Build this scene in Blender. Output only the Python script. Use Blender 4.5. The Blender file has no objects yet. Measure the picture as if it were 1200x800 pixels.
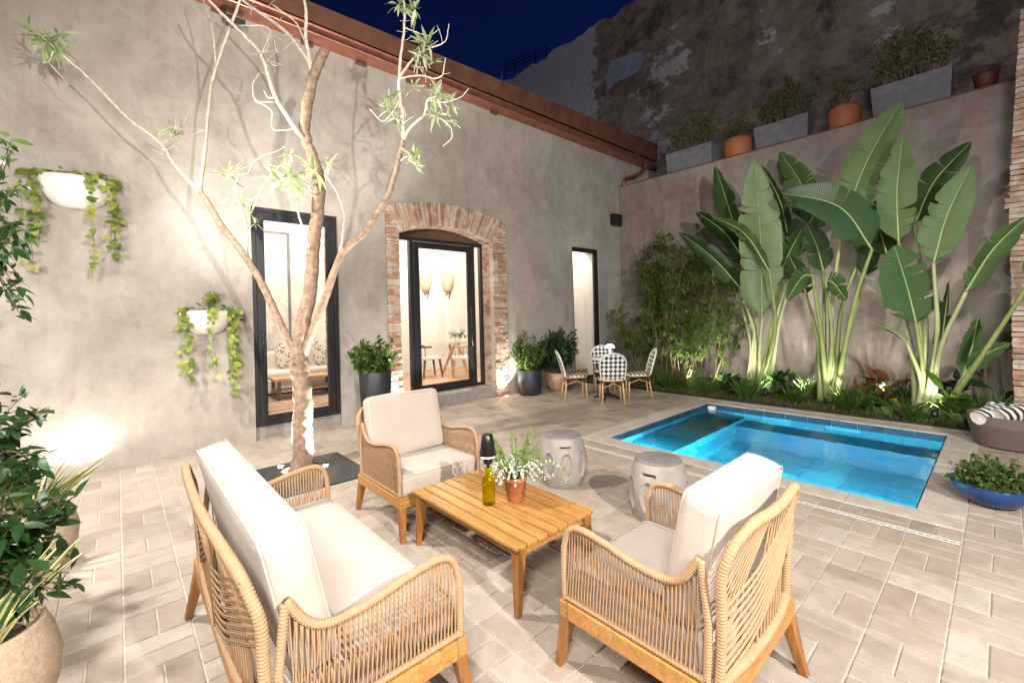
import bpy, bmesh, math, random
import numpy as np
from mathutils import Vector, Matrix
R_ = math.radians
random.seed(11)
scene = bpy.context.scene
C = scene.collection

# ------------------------------------------------------------------ camera, sky, lamps, exposure
PX_F, PX_CX, PX_CY = 517.2, 600.0, 367.5
YAW, ROLL, EYE = R_(48.08), R_(-1.5), Vector((0, 0, 1.6))
fwd = Vector((-math.sin(YAW), math.cos(YAW), 0))
r0 = Vector((math.cos(YAW), math.sin(YAW), 0)); u0 = Vector((0, 0, 1))
rgt = r0*math.cos(ROLL) + u0*math.sin(ROLL); upv = -r0*math.sin(ROLL) + u0*math.cos(ROLL)
cd = bpy.data.cameras.new('camera'); cam = bpy.data.objects.new('camera', cd); C.objects.link(cam)
cam.matrix_world = Matrix(((rgt.x, upv.x, -fwd.x, EYE.x), (rgt.y, upv.y, -fwd.y, EYE.y), (rgt.z, upv.z, -fwd.z, EYE.z), (0, 0, 0, 1)))
cd.lens = PX_F/1200*36; cd.sensor_width = 36; cd.sensor_fit = 'HORIZONTAL'
cd.shift_y = -(400-PX_CY)/1200
cd.clip_start = 0.05; cd.clip_end = 500
scene.camera = cam

world = bpy.data.worlds.new('World'); scene.world = world; world.use_nodes = True
wn = world.node_tree; bg = wn.nodes['Background']
sky = wn.nodes.new('ShaderNodeTexSky'); sky.sky_type = 'NISHITA'; sky.sun_disc = False
sky.sun_elevation = R_(-1.2); sky.sun_rotation = R_(200); sky.ozone_density = 6.0
wn.links.new(sky.outputs[0], bg.inputs[0]); bg.inputs[1].default_value = 0.15

scene.view_settings.view_transform = 'Standard'; scene.view_settings.look = 'None'
scene.view_settings.exposure = 0.66; scene.view_settings.gamma = 1.0
scene.render.engine = 'CYCLES'
cy = scene.cycles
cy.use_denoising = True; cy.max_bounces = 8; cy.transmission_bounces = 6; cy.transparent_max_bounces = 16
cy.diffuse_bounces = 4; cy.glossy_bounces = 4; cy.caustics_reflective = False; cy.caustics_refractive = False
cy.sample_clamp_indirect = 6.0

def lamp(kind, name, loc, energy, color, target=None, size=0.05, cone=120, blend=0.3, sx=None, sy=None, parent=None):
    d = bpy.data.lights.new(name, kind); d.energy = energy; d.color = color
    if kind == 'SPOT':
        d.spot_size = R_(cone); d.spot_blend = blend; d.shadow_soft_size = size
    elif kind == 'POINT': d.shadow_soft_size = size
    elif kind == 'AREA':
        d.shape = 'RECTANGLE'; d.size = sx; d.size_y = sy
    o = bpy.data.objects.new(name, d); C.objects.link(o); o.location = loc
    if target is not None:
        o.rotation_euler = (Vector(target)-Vector(loc)).to_track_quat('-Z', 'Y').to_euler()
    if parent is not None: o.parent = parent
    return o
WARM = (1.0, 0.9, 0.78); WHITE = (1.0, 0.957, 0.915)
# unseen floodlights read from the cast shadows, then added soft fill lamps
lamp('SPOT', 'flood_or_fill_beam', (3.0, .9, 3.6), 1400, WHITE, (-2.6, 3.0, -.3), 0.06, 115, 0.4)
lamp('SPOT', 'flood_or_fill_beam', (-4.9, -.75, 4.6), 820, WHITE, (-2.0, 1.6, 0.0), 0.05, 120, 0.4)
lamp('SPOT', 'flood_or_fill_beam', (1.2, -1.6, 4.2), 1150, WHITE, (-3.2, 6.8, 2.0), 0.6, 130, 0.4)  # made broad and soft as fill and to blur branch shadows
lamp('SPOT', 'flood_or_fill_beam', (-2.6, -2.6, 2.2), 480, WHITE, (-6.6, -.2, .9), 0.5, 105, 0.8)  # added fill washing the left wall, no fixture behind it
# last of the dusk light
sd = bpy.data.lights.new('sun', 'SUN'); sd.energy = 0.02; sd.angle = R_(0.5); sd.color = (1, .9, .8)
so = bpy.data.objects.new('sun', sd); C.objects.link(so); so.rotation_euler = (R_(80), 0, R_(200))

# ------------------------------------------------------------------ measuring helpers (photo point -> place on a real plane)
def ray(x, y): return fwd + rgt*((x-PX_CX)/PX_F) - upv*((y-PX_CY)/PX_F)
def at(x, y, axis, v):
    d = ray(x, y); return EYE + d*((v-EYE[axis])/d[axis])
def gnd(x, y, z=0.0): return at(x, y, 2, z)
def deep(x, y, d): return EYE + ray(x, y)*d
def depth(p): return (Vector(p)-EYE).dot(fwd)

# ------------------------------------------------------------------ materials
MATS = {}
class NT:
    def __init__(s, name):
        s.m = bpy.data.materials.new(name); s.m.use_nodes = True; s.t = s.m.node_tree; s.n = s.t.nodes
        s.b = s.n['Principled BSDF']; s.out = s.n['Material Output']
    def new(s, t, **k):
        n = s.n.new(t)
        for a, v in k.items(): setattr(n, a, v)
        return n
    def link(s, a, b): s.t.links.new(a, b)
    def coord(s, kind='Object', scale=(1, 1, 1), rot=(0, 0, 0)):
        tc = s.new('ShaderNodeTexCoord'); mp = s.new('ShaderNodeMapping')
        mp.inputs['Scale'].default_value = scale; mp.inputs['Rotation'].default_value = rot
        s.link(tc.outputs[kind], mp.inputs[0]); return mp.outputs[0]
    def noise(s, vec, scale, detail=6, rough=0.6, dist=0.0):
        n = s.new('ShaderNodeTexNoise'); n.inputs['Scale'].default_value = scale; n.inputs['Detail'].default_value = detail
        n.inputs['Roughness'].default_value = rough; n.inputs['Distortion'].default_value = dist
        if vec is not None: s.link(vec, n.inputs['Vector'])
        return n.outputs['Fac']
    def ramp(s, fac, stops, interp='LINEAR'):
        r = s.new('ShaderNodeValToRGB'); r.color_ramp.interpolation = interp
        e = r.color_ramp.elements
        while len(e) < len(stops): e.new(0.5)
        for i, (p, c) in enumerate(stops):
            e[i].position = p; e[i].color = (*c, 1) if len(c) == 3 else c
        s.link(fac, r.inputs[0]); return r.outputs[0]
    def mix(s, fac, a, b, mode='MIX'):
        n = s.new('ShaderNodeMix', data_type='RGBA', blend_type=mode)
        for sock, v in ((n.inputs[0], fac), (n.inputs[6], a), (n.inputs[7], b)):
            if hasattr(v, 'links'): s.link(v, sock)
            elif isinstance(v, (int, float)): sock.default_value = v
            else: sock.default_value = (*v, 1)
        return n.outputs[2]
    def math(s, op, a, b=0.5):
        n = s.new('ShaderNodeMath', operation=op)
        for sock, v in ((n.inputs[0], a), (n.inputs[1], b)):
            if hasattr(v, 'links'): s.link(v, sock)
            else: sock.default_value = v
        return n.outputs[0]
    def bump(s, h, strength=0.3, dist=0.01):
        n = s.new('ShaderNodeBump'); n.inputs['Strength'].default_value = strength; n.inputs['Distance'].default_value = dist
        s.link(h, n.inputs['Height']); s.link(n.outputs[0], s.b.inputs['Normal'])
    def color(s, c):
        if hasattr(c, 'links'): s.link(c, s.b.inputs['Base Color'])
        else: s.b.inputs['Base Color'].default_value = (*c, 1)
    def set(s, **k):
        for a, v in k.items(): s.b.inputs[a.replace('_', ' ')].default_value = v
        return s
    def done(s, key): MATS[key] = s.m; return s.m

def simple(key, c, rough=0.6, var=0.15, scale=12, bump=0.0, metal=0.0, spec=None, bs=60):
    n = NT(key); v = n.coord()
    f = n.noise(v, scale)
    lo = tuple(x*(1-var) for x in c); hi = tuple(min(1, x*(1+var)) for x in c)
    n.color(n.ramp(f, [(0.3, lo), (0.7, hi)]))
    n.set(Roughness=rough, Metallic=metal)
    if spec is not None: n.b.inputs['Specular IOR Level'].default_value = spec
    if bump: n.bump(n.noise(v, bs), bump, 0.004)
    return n.done(key)

def plaster(key, lo, mid, hi, seed=0.0):
    n = NT(key); v = n.coord('Object')
    mp = n.new('ShaderNodeMapping'); mp.inputs['Location'].default_value = (seed, seed*2, seed*3); n.link(v, mp.inputs[0]); v = mp.outputs[0]
    a = n.noise(v, 0.55, 8, 0.62, 0.8); b = n.noise(v, 2.6, 9, 0.7, 1.4); c = n.noise(v, 14, 6, 0.7, 0.3)
    # trowel strokes and soft drips: stretched noise
    st = n.new('ShaderNodeMapping'); st.inputs['Scale'].default_value = (2.6, 2.6, .55); n.link(v, st.inputs[0])
    d = n.noise(st.outputs[0], 2.2, 8, .7, .6)
    f = n.math('ADD', n.math('MULTIPLY', a, 0.42), n.math('ADD', n.math('MULTIPLY', b, 0.26), n.math('ADD', n.math('MULTIPLY', d, 0.24), n.math('MULTIPLY', c, 0.08))))
    base = n.ramp(f, [(0.38, lo), (0.5, mid), (0.61, hi)])
    sw = n.noise(v, 1.0, 8, .7, 1.3); crk = n.noise(v, 4.0, 8, .8, 1.2)
    base = n.mix(n.ramp(sw, [(.46, (0, 0, 0)), (.66, (.42, .42, .42))]), base, tuple(min(1, x*1.15) for x in hi))
    base = n.mix(n.ramp(crk, [(.28, (.5, .5, .5)), (.42, (0, 0, 0))]), base, tuple(x*.72 for x in lo))
    n.color(base)
    n.set(Roughness=0.82); n.b.inputs['Specular IOR Level'].default_value = 0.25
    n.bump(n.math('ADD', n.math('MULTIPLY', b, .7), n.math('MULTIPLY', n.noise(v, 45, 5), .3)), 0.35, 0.012)
    return n.done(key)
plaster('plaster', (.235, .20, .168), (.325, .285, .243), (.40, .36, .31))
plaster('plaster_brown', (.15, .12, .098), (.235, .195, .163), (.32, .272, .23), 4.3)

def oldwall():
    n = NT('old_render'); v = n.coord()
    a = n.noise(v, .26, 12, .72, .3); b = n.noise(v, 1.1, 12, .78, .25); c = n.noise(v, 7, 9, .75, .1)
    st = n.new('ShaderNodeMapping'); st.inputs['Scale'].default_value = (.7, 1, 1.6); st.inputs['Rotation'].default_value = (0, .22, 0); n.link(v, st.inputs[0])
    d = n.noise(st.outputs[0], .9, 12, .76, .25)
    f = n.math('ADD', n.math('MULTIPLY', a, .5), n.math('ADD', n.math('MULTIPLY', d, .28), n.math('MULTIPLY', b, .22)))
    # whole render survives toward the far end and along the top; lower parts are bare brown masonry
    sep = n.new('ShaderNodeSeparateXYZ'); n.link(v, sep.inputs[0])
    far = n.math('MULTIPLY', n.math('ADD', n.math('MULTIPLY', sep.outputs[0], -1.0), -3.6), .045)
    far = n.new('ShaderNodeClamp').outputs[0] if False else far
    cl = n.new('ShaderNodeClamp'); n.link(far, cl.inputs[0]); cl.inputs[2].default_value = .13
    f = n.math('ADD', f, cl.outputs[0])
    mason = n.ramp(b, [(.35, (.07, .055, .044)), (.5, (.22, .17, .135)), (.65, (.36, .29, .24))])
    dark = n.ramp(c, [(.35, (.03, .025, .021)), (.65, (.13, .105, .085))])
    pale = n.ramp(c, [(.3, (.32, .295, .28)), (.7, (.56, .535, .51))])
    col = n.mix(n.ramp(f, [(.41, (0, 0, 0)), (.47, (1, 1, 1))]), dark, mason)
    col = n.mix(n.ramp(f, [(.545, (0, 0, 0)), (.56, (1, 1, 1))]), col, pale)
    n.color(col); n.set(Roughness=.95); n.b.inputs['Specular IOR Level'].default_value = .1
    edge = n.ramp(f, [(.43, (0, 0, 0)), (.46, (.45,)*3), (.545, (.5,)*3), (.56, (1, 1, 1))])
    n.bump(n.math('ADD', edge, n.math('ADD', n.math('MULTIPLY', b, .5), n.math('MULTIPLY', c, .35))), .8, .03)
    n.done('old_render')
oldwall()

def paver():
    n = NT('paver'); at_ = n.new('ShaderNodeAttribute', attribute_name='tint'); v = n.coord()
    base = n.ramp(at_.outputs['Fac'], [(0, (.30, .24, .185)), (.15, (.39, .32, .26)), (.5, (.445, .375, .31)), (.8, (.48, .415, .35)), (1, (.52, .465, .40))])
    f = n.noise(v, 9, 8, .65, .5); g = n.noise(v, 120, 3, .6)
    st = n.new('ShaderNodeMapping'); st.inputs['Scale'].default_value = (1, 1, 1); n.link(v, st.inputs[0])
    w = n.noise(v, .8, 5, .6)
    c = n.mix(.55, base, n.ramp(f, [(.3, (.62, .58, .54)), (.7, (1, 1, 1))]), 'MULTIPLY')
    c = n.mix(.5, c, n.ramp(w, [(.35, (.72, .68, .64)), (.65, (1, 1, 1))]), 'MULTIPLY')
    c = n.mix(.3, c, n.ramp(g, [(.3, (.6, .58, .55)), (.7, (1, 1, 1))]), 'MULTIPLY')
    c = n.mix(n.ramp(n.noise(v, 1.9, 10, .75, .8), [(.52, (0, 0, 0)), (.66, (.35, .35, .35))]), c, (.24, .19, .145))
    n.color(c); n.link(n.ramp(f, [(.3, (.42,)*3), (.7, (.62,)*3)]), n.b.inputs['Roughness'])
    n.bump(n.math('ADD', n.math('MULTIPLY', f, .6), n.math('MULTIPLY', g, .4)), .25, .004)
    n.done('paver')
paver()
simple('patch_blue', (.27, .30, .38), .8, .2, 3, .2)
simple('grout', (.52, .455, .385), .9, .2, 20, .3)
simple('coping_stone', (.45, .39, .33), .6, .18, 7, .2)
simple('soil', (.045, .03, .02), .95, .5, 18, .9, bs=30)
simple('rust', (.115, .048, .026), .6, .35, 3.5, .2)
simple('copper', (.42, .17, .11), .38, .25, 6, .1, metal=.75)
simple('black_metal', (.012, .012, .013), .42, .2, 20)
simple('black_plastic', (.01, .01, .01), .35, .1)
simple('white_paint', (.72, .70, .66), .7, .06, 5, .1)
simple('drain_white', (.50, .48, .44), .6, .1, 9)
simple('white_ceramic', (.72, .68, .6), .5, .08, 9, .25, bs=25)
simple('interior_tile', (.50, .33, .21), .35, .12, 3)
simple('concrete', (.275, .245, .22), .75, .2, 9, .25)
simple('concrete_top', (.17, .155, .145), .7, .2, 9, .25)
simple('planter_grey', (.16, .165, .18), .8, .22, 6, .2)
simple('terracotta', (.40, .135, .05), .65, .15, 10, .1)
simple('terracotta_pale', (.50, .31, .2), .75, .15, 10, .2)
simple('sand_pot', (.40, .295, .2), .85, .2, 60, .7, bs=90)
simple('black_planter', (.022, .023, .026), .5, .25, 14, .15)
simple('slate', (.028, .03, .033), .45, .5, 5, .4, bs=20)
simple('blue_glaze', (.012, .045, .15), .12, .35, 8)
simple('basket_rope', (.12, .095, .08), .9, .3, 80, .6)
simple('bark', (.25, .17, .11), .9, .45, 22, 1.0, bs=28)
simple('twig', (.55, .47, .38), .8, .3, 30, .4)
simple('stem_dry', (.17, .13, .08), .85, .4, 20)
simple('stem_green', (.10, .16, .04), .6, .3, 20)
simple('stem_brown', (.13, .085, .05), .8, .3, 20)
simple('stalk', (.22, .27, .08), .5, .2, 5)
simple('stalk_pale', (.36, .38, .18), .5, .15, 4)
simple('midrib', (.27, .35, .12), .5, .1)
simple('legs_cane', (.56, .35, .17), .5, .15, 30)
simple('cane_white', (.66, .64, .58), .5, .1, 20)
simple('dark_wood', (.09, .05, .03), .45, .3, 12)
simple('pale_wood', (.42, .27, .15), .5, .2, 12)
simple('dark_binding', (.06, .03, .018), .6, .3, 40)
simple('sofa_white', (.68, .64, .58), .9, .06, 40)
simple('rug_tan', (.30, .22, .16), .95, .35, 6)
simple('flower_white', (.78, .78, .68), .7, .06)
simple('rattan', (.58, .47, .34), .75, .2, 60, .5)
simple('red_dark', (.10, .025, .015), .6, .3)

def fabric(key, c):
    n = NT(key); v = n.coord()
    w1 = n.new('ShaderNodeTexWave', wave_type='BANDS', bands_direction='X'); w1.inputs['Scale'].default_value = 190; n.link(v, w1.inputs[0])
    w2 = n.new('ShaderNodeTexWave', wave_type='BANDS', bands_direction='Y'); w2.inputs['Scale'].default_value = 190; n.link(v, w2.inputs[0])
    f = n.noise(v, 5, 6, .6); g = n.noise(v, 3.0, 3, .5, .6)
    n.color(n.ramp(f, [(.3, tuple(x*.9 for x in c)), (.7, c)])); n.set(Roughness=.92); n.b.inputs['Specular IOR Level'].default_value = .15
    n.b.inputs['Sheen Weight'].default_value = .2
    h = n.math('ADD', n.math('MULTIPLY', n.math('ADD', w1.outputs['Fac'], w2.outputs['Fac']), .06), n.math('MULTIPLY', g, 2.2))
    n.bump(h, .5, .014); n.done(key)
fabric('cushion_cream', (.50, .415, .345))

def wood(key, dark, light, axis_scale=(2, 22, 22), rough=.42):
    n = NT(key); v = n.coord('Object', axis_scale)
    rnd = n.new('ShaderNodeNewGeometry').outputs['Random Per Island']
    add = n.new('ShaderNodeVectorMath', operation='ADD'); comb = n.new('ShaderNodeCombineXYZ')
    for i in range(3): n.link(n.math('MULTIPLY', rnd, 17.0+i*5), comb.inputs[i])
    n.link(v, add.inputs[0]); n.link(comb.outputs[0], add.inputs[1])
    f = n.noise(add.outputs[0], 1.6, 8, .65, 1.2)
    c = n.ramp(f, [(.3, dark), (.5, tuple((a+b)/2 for a, b in zip(dark, light))), (.68, light)])
    c = n.mix(.45, c, n.ramp(rnd, [(0, (.68, .64, .6)), (1, (1, 1, 1))]), 'MULTIPLY')
    n.color(c); n.set(Roughness=rough); n.bump(f, .12, .003); n.done(key)
wood('teak', (.30, .13, .03), (.57, .30, .088))
wood('teak_leg', (.19, .07, .016), (.40, .175, .045), (22, 22, 2))
def rope(key, c):
    n = NT(key); v = n.coord()
    f = n.noise(v, 40, 4, .6); g = n.noise(v, 300, 2)
    n.color(n.ramp(f, [(.3, tuple(x*.78 for x in c)), (.7, c)])); n.set(Roughness=.8); n.b.inputs['Specular IOR Level'].default_value = .2
    n.bump(g, .4, .002); n.done(key)
rope('rope_tan', (.43, .27, .15))

def leafmat(key, lo, hi, trans=.35, rough=.45, tip=None):
    n = NT(key)
    g = n.new('ShaderNodeNewGeometry').outputs['Random Per Island']; v = n.coord()
    c = n.ramp(g, [(0, lo), (1, hi)])
    c = n.mix(.3, c, n.ramp(n.noise(v, 9), [(.3, (.6, .6, .6)), (.7, (1, 1, 1))]), 'MULTIPLY')
    n.color(c); n.set(Roughness=rough); n.b.inputs['Specular IOR Level'].default_value = .35
    tr = n.new('ShaderNodeBsdfTranslucent'); n.link(n.mix(.5, c, (.25, .4, .05)), tr.inputs[0])
    ms = n.new('ShaderNodeMixShader'); ms.inputs[0].default_value = trans
    n.link(n.b.outputs[0], ms.inputs[1]); n.link(tr.outputs[0], ms.inputs[2]); n.link(ms.outputs[0], n.out.inputs[0])
    n.done(key)
leafmat('leaf_shrub', (.035, .085, .015), (.10, .19, .035))
leafmat('leaf_dark', (.010, .038, .012), (.030, .080, .024), .2, .35)
leafmat('leaf_bamboo', (.03, .07, .012), (.17, .25, .045))
leafmat('leaf_lime', (.09, .17, .025), (.50, .50, .13))
leafmat('leaf_tree', (.30, .40, .16), (.62, .66, .42))
leafmat('leaf_grass', (.05, .075, .02), (.20, .20, .06))
leafmat('leaf_fern', (.16, .28, .04), (.38, .46, .1))
leafmat('leaf_olive', (.07, .09, .025), (.20, .20, .06), .2, .8)
leafmat('leaf_red', (.09, .03, .02), (.2, .08, .04), .2)
leafmat('leaf_yellow', (.6, .42, .03), (.75, .55, .05), .3)
def bananamat(key, c0, c1):
    n = NT(key)
    at_ = n.new('ShaderNodeAttribute', attribute_name='vein'); v = n.coord()
    w = n.math('SINE', n.math('MULTIPLY', at_.outputs['Fac'], 420.0))
    g = n.new('ShaderNodeObjectInfo').outputs['Random']
    c = n.ramp(g, [(0, c0), (1, c1)])
    c = n.mix(.5, c, n.ramp(n.noise(v, 3.5, 5, .6), [(.3, (.65, .7, .6)), (.7, (1, 1, 1))]), 'MULTIPLY')
    c = n.mix(.25, c, n.ramp(w, [(0, (.6, .65, .6)), (1, (1, 1, 1))]), 'MULTIPLY')
    n.color(c); n.set(Roughness=.36); n.b.inputs['Specular IOR Level'].default_value = .5
    n.bump(w, .5, .006)
    tr = n.new('ShaderNodeBsdfTranslucent'); n.link(n.mix(.4, c, (.2, .4, .05)), tr.inputs[0])
    ms = n.new('ShaderNodeMixShader'); ms.inputs[0].default_value = .28
    n.link(n.b.outputs[0], ms.inputs[1]); n.link(tr.outputs[0], ms.inputs[2]); n.link(ms.outputs[0], n.out.inputs[0])
    n.done(key)
bananamat('leaf_banana_dark', (.018, .05, .016), (.045, .10, .03)); bananamat('leaf_banana', (.05, .12, .03), (.10, .18, .06)); bananamat('leaf_banana_lit', (.15, .24, .09), (.22, .31, .14))  # palest set paints bright lamp light into chosen leaves
def snakemat():
    n = NT('leaf_striped'); a = n.new('ShaderNodeAttribute', attribute_name='vein')
    n.color(n.ramp(a.outputs['Fac'], [(0, (.55, .52, .22)), (.22, (.55, .52, .22)), (.3, (.03, .08, .025)), (.7, (.06, .12, .04)), (.78, (.55, .52, .22)), (1, (.55, .52, .22))]))
    n.set(Roughness=.4); n.done('leaf_striped')
snakemat()
def brickmat():
    n = NT('brick'); g = n.new('ShaderNodeNewGeometry').outputs['Random Per Island']; v = n.coord()
    c = n.ramp(g, [(0, (.36, .18, .10)), (.35, (.47, .28, .18)), (.7, (.54, .38, .27)), (1, (.60, .49, .38))])
    c = n.mix(.6, c, n.ramp(n.noise(v, 14, 8, .7), [(.3, (.6, .52, .47)), (.65, (1, 1, 1))]), 'MULTIPLY')
    c = n.mix(n.ramp(n.noise(v, 5, 6, .7), [(.50, (0, 0, 0)), (.62, (.8, .8, .8))]), c, (.60, .52, .44))
    n.color(c); n.set(Roughness=.9); n.bump(n.noise(v, 30, 8, .75), .8, .012); n.done('brick')
def brickmat2():
    n = NT('brick_pale'); g = n.new('ShaderNodeNewGeometry').outputs['Random Per Island']; v = n.coord()
    c = n.ramp(g, [(0, (.42, .30, .22)), (.5, (.56, .47, .38)), (1, (.66, .60, .52))])
    c = n.mix(n.ramp(n.noise(v, 7, 8, .7), [(.45, (0, 0, 0)), (.58, (.8, .8, .8))]), c, (.36, .19, .11))
    n.color(c); n.set(Roughness=.9); n.bump(n.noise(v, 30, 8, .75), .8, .012); n.done('brick_pale')
brickmat(); brickmat2()
simple('mortar', (.46, .38, .30), .95, .2, 20, .6)
def poolmat():
    n = NT('pool_tile'); v = n.coord()
    at_ = n.new('ShaderNodeAttribute', attribute_name='tint')
    c = n.ramp(at_.outputs['Fac'], [(0, (.010, .23, .33)), (.5, (.018, .33, .46)), (1, (.05, .48, .60))])
    c = n.mix(.5, c, n.ramp(n.noise(v, 2.5, 8, .7, 1), [(.3, (.6, .65, .7)), (.7, (1, 1, 1))]), 'MULTIPLY')
    n.color(c); n.set(Roughness=.4); n.done('pool_tile')
poolmat()
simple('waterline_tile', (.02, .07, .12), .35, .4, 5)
simple('pool_grout', (.01, .13, .22), .7, .1)
def watermat():
    n = NT('water'); v = n.coord()
    gl = n.new('ShaderNodeBsdfGlass'); gl.inputs['IOR'].default_value = 1.33; gl.inputs['Roughness'].default_value = 0.0
    gl.inputs['Color'].default_value = (.86, .97, 1, 1)
    b = n.new('ShaderNodeBump'); b.inputs['Strength'].default_value = .34; b.inputs['Distance'].default_value = .03
    n.link(n.math('ADD', n.noise(v, 4.2, 3, .5, .6), n.math('MULTIPLY', n.noise(v, 11, 2, .5), .25)), b.inputs['Height']); n.link(b.outputs[0], gl.inputs['Normal'])
    n.link(gl.outputs[0], n.out.inputs[0]); n.done('water')
watermat()
def panemat():
    n = NT('window_glass')
    tr = n.new('ShaderNodeBsdfTransparent'); gs = n.new('ShaderNodeBsdfGlossy'); gs.inputs['Roughness'].default_value = 0.01
    lw = n.new('ShaderNodeLayerWeight'); lw.inputs['Blend'].default_value = .5
    fr = n.math('ADD', n.math('MULTIPLY', n.math('POWER', lw.outputs['Facing'], 4.0), .7), .03)
    ms = n.new('ShaderNodeMixShader'); n.link(fr, ms.inputs[0]); n.link(tr.outputs[0], ms.inputs[1]); n.link(gs.outputs[0], ms.inputs[2])
    n.link(ms.outputs[0], n.out.inputs[0]); n.done('window_glass')
panemat()
def bottleglass():
    n = NT('green_glass'); gl = n.new('ShaderNodeBsdfGlass'); gl.inputs['IOR'].default_value = 1.2; gl.inputs['Color'].default_value = (.80, .78, .06, 1)
    tr = n.new('ShaderNodeBsdfTransparent'); tr.inputs[0].default_value = (.86, .84, .14, 1)
    ms = n.new('ShaderNodeMixShader'); ms.inputs[0].default_value = .55
    n.link(gl.outputs[0], ms.inputs[1]); n.link(tr.outputs[0], ms.inputs[2]); n.link(ms.outputs[0], n.out.inputs[0]); n.done('green_glass')
bottleglass()
def glow(key, c, s):
    n = NT(key); n.color((.8, .8, .8)); n.b.inputs['Emission Color'].default_value = (*c, 1); n.b.inputs['Emission Strength'].default_value = s; n.done(key)
glow('lit_lens', (1, .96, .9), 45)
glow('lit_shade', (1, .93, .82), 3.0)
glow('lit_pool_lens', (.9, .98, 1), 14)
def stripes(key, a, b, scale, axis='X', width=.5):
    n = NT(key); at_ = n.new('ShaderNodeAttribute', attribute_name='vein')
    f = n.math('FRACT', n.math('MULTIPLY', at_.outputs['Fac'], scale))
    n.color(n.ramp(f, [(0, a), (width, b)], 'CONSTANT')); n.set(Roughness=.95); v = n.coord(); n.bump(n.noise(v, 150, 2), .5, .004); n.done(key)
stripes('towel_stripe', (.70, .66, .6), (.02, .022, .03), 5.0)
def weave():
    n = NT('bistro_weave'); v = n.coord('UV', (1, 1, 1), (0, 0, R_(45)))
    ck = n.new('ShaderNodeTexChecker'); ck.inputs['Scale'].default_value = 19; ck.inputs['Color1'].default_value = (.68, .66, .6, 1); ck.inputs['Color2'].default_value = (.018, .018, .022, 1)
    n.link(v, ck.inputs[0]); n.link(ck.outputs[0], n.b.inputs['Base Color']); n.set(Roughness=.6); n.bump(ck.outputs['Fac'], .3, .003); n.done('bistro_weave')
weave()
def ikat():
    n = NT('pillow_pattern'); v = n.coord('Object'); vo = n.new('ShaderNodeTexVoronoi'); vo.inputs['Scale'].default_value = 18; n.link(v, vo.inputs[0])
    n.color(n.ramp(vo.outputs['Distance'], [(.25, (.05, .045, .04)), (.4, (.55, .5, .43))])); n.set(Roughness=.95); n.done('pillow_pattern')
ikat()
def artwork():
    n = NT('art_paper'); v = n.coord('Object', (1, 1, 1)); 
    n.color(n.ramp(n.noise(v, 10, 9, .8, .4), [(.40, (.52, .50, .47)), (.56, (.68, .66, .63))])); n.set(Roughness=.9); n.done('art_paper')
artwork()

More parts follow.
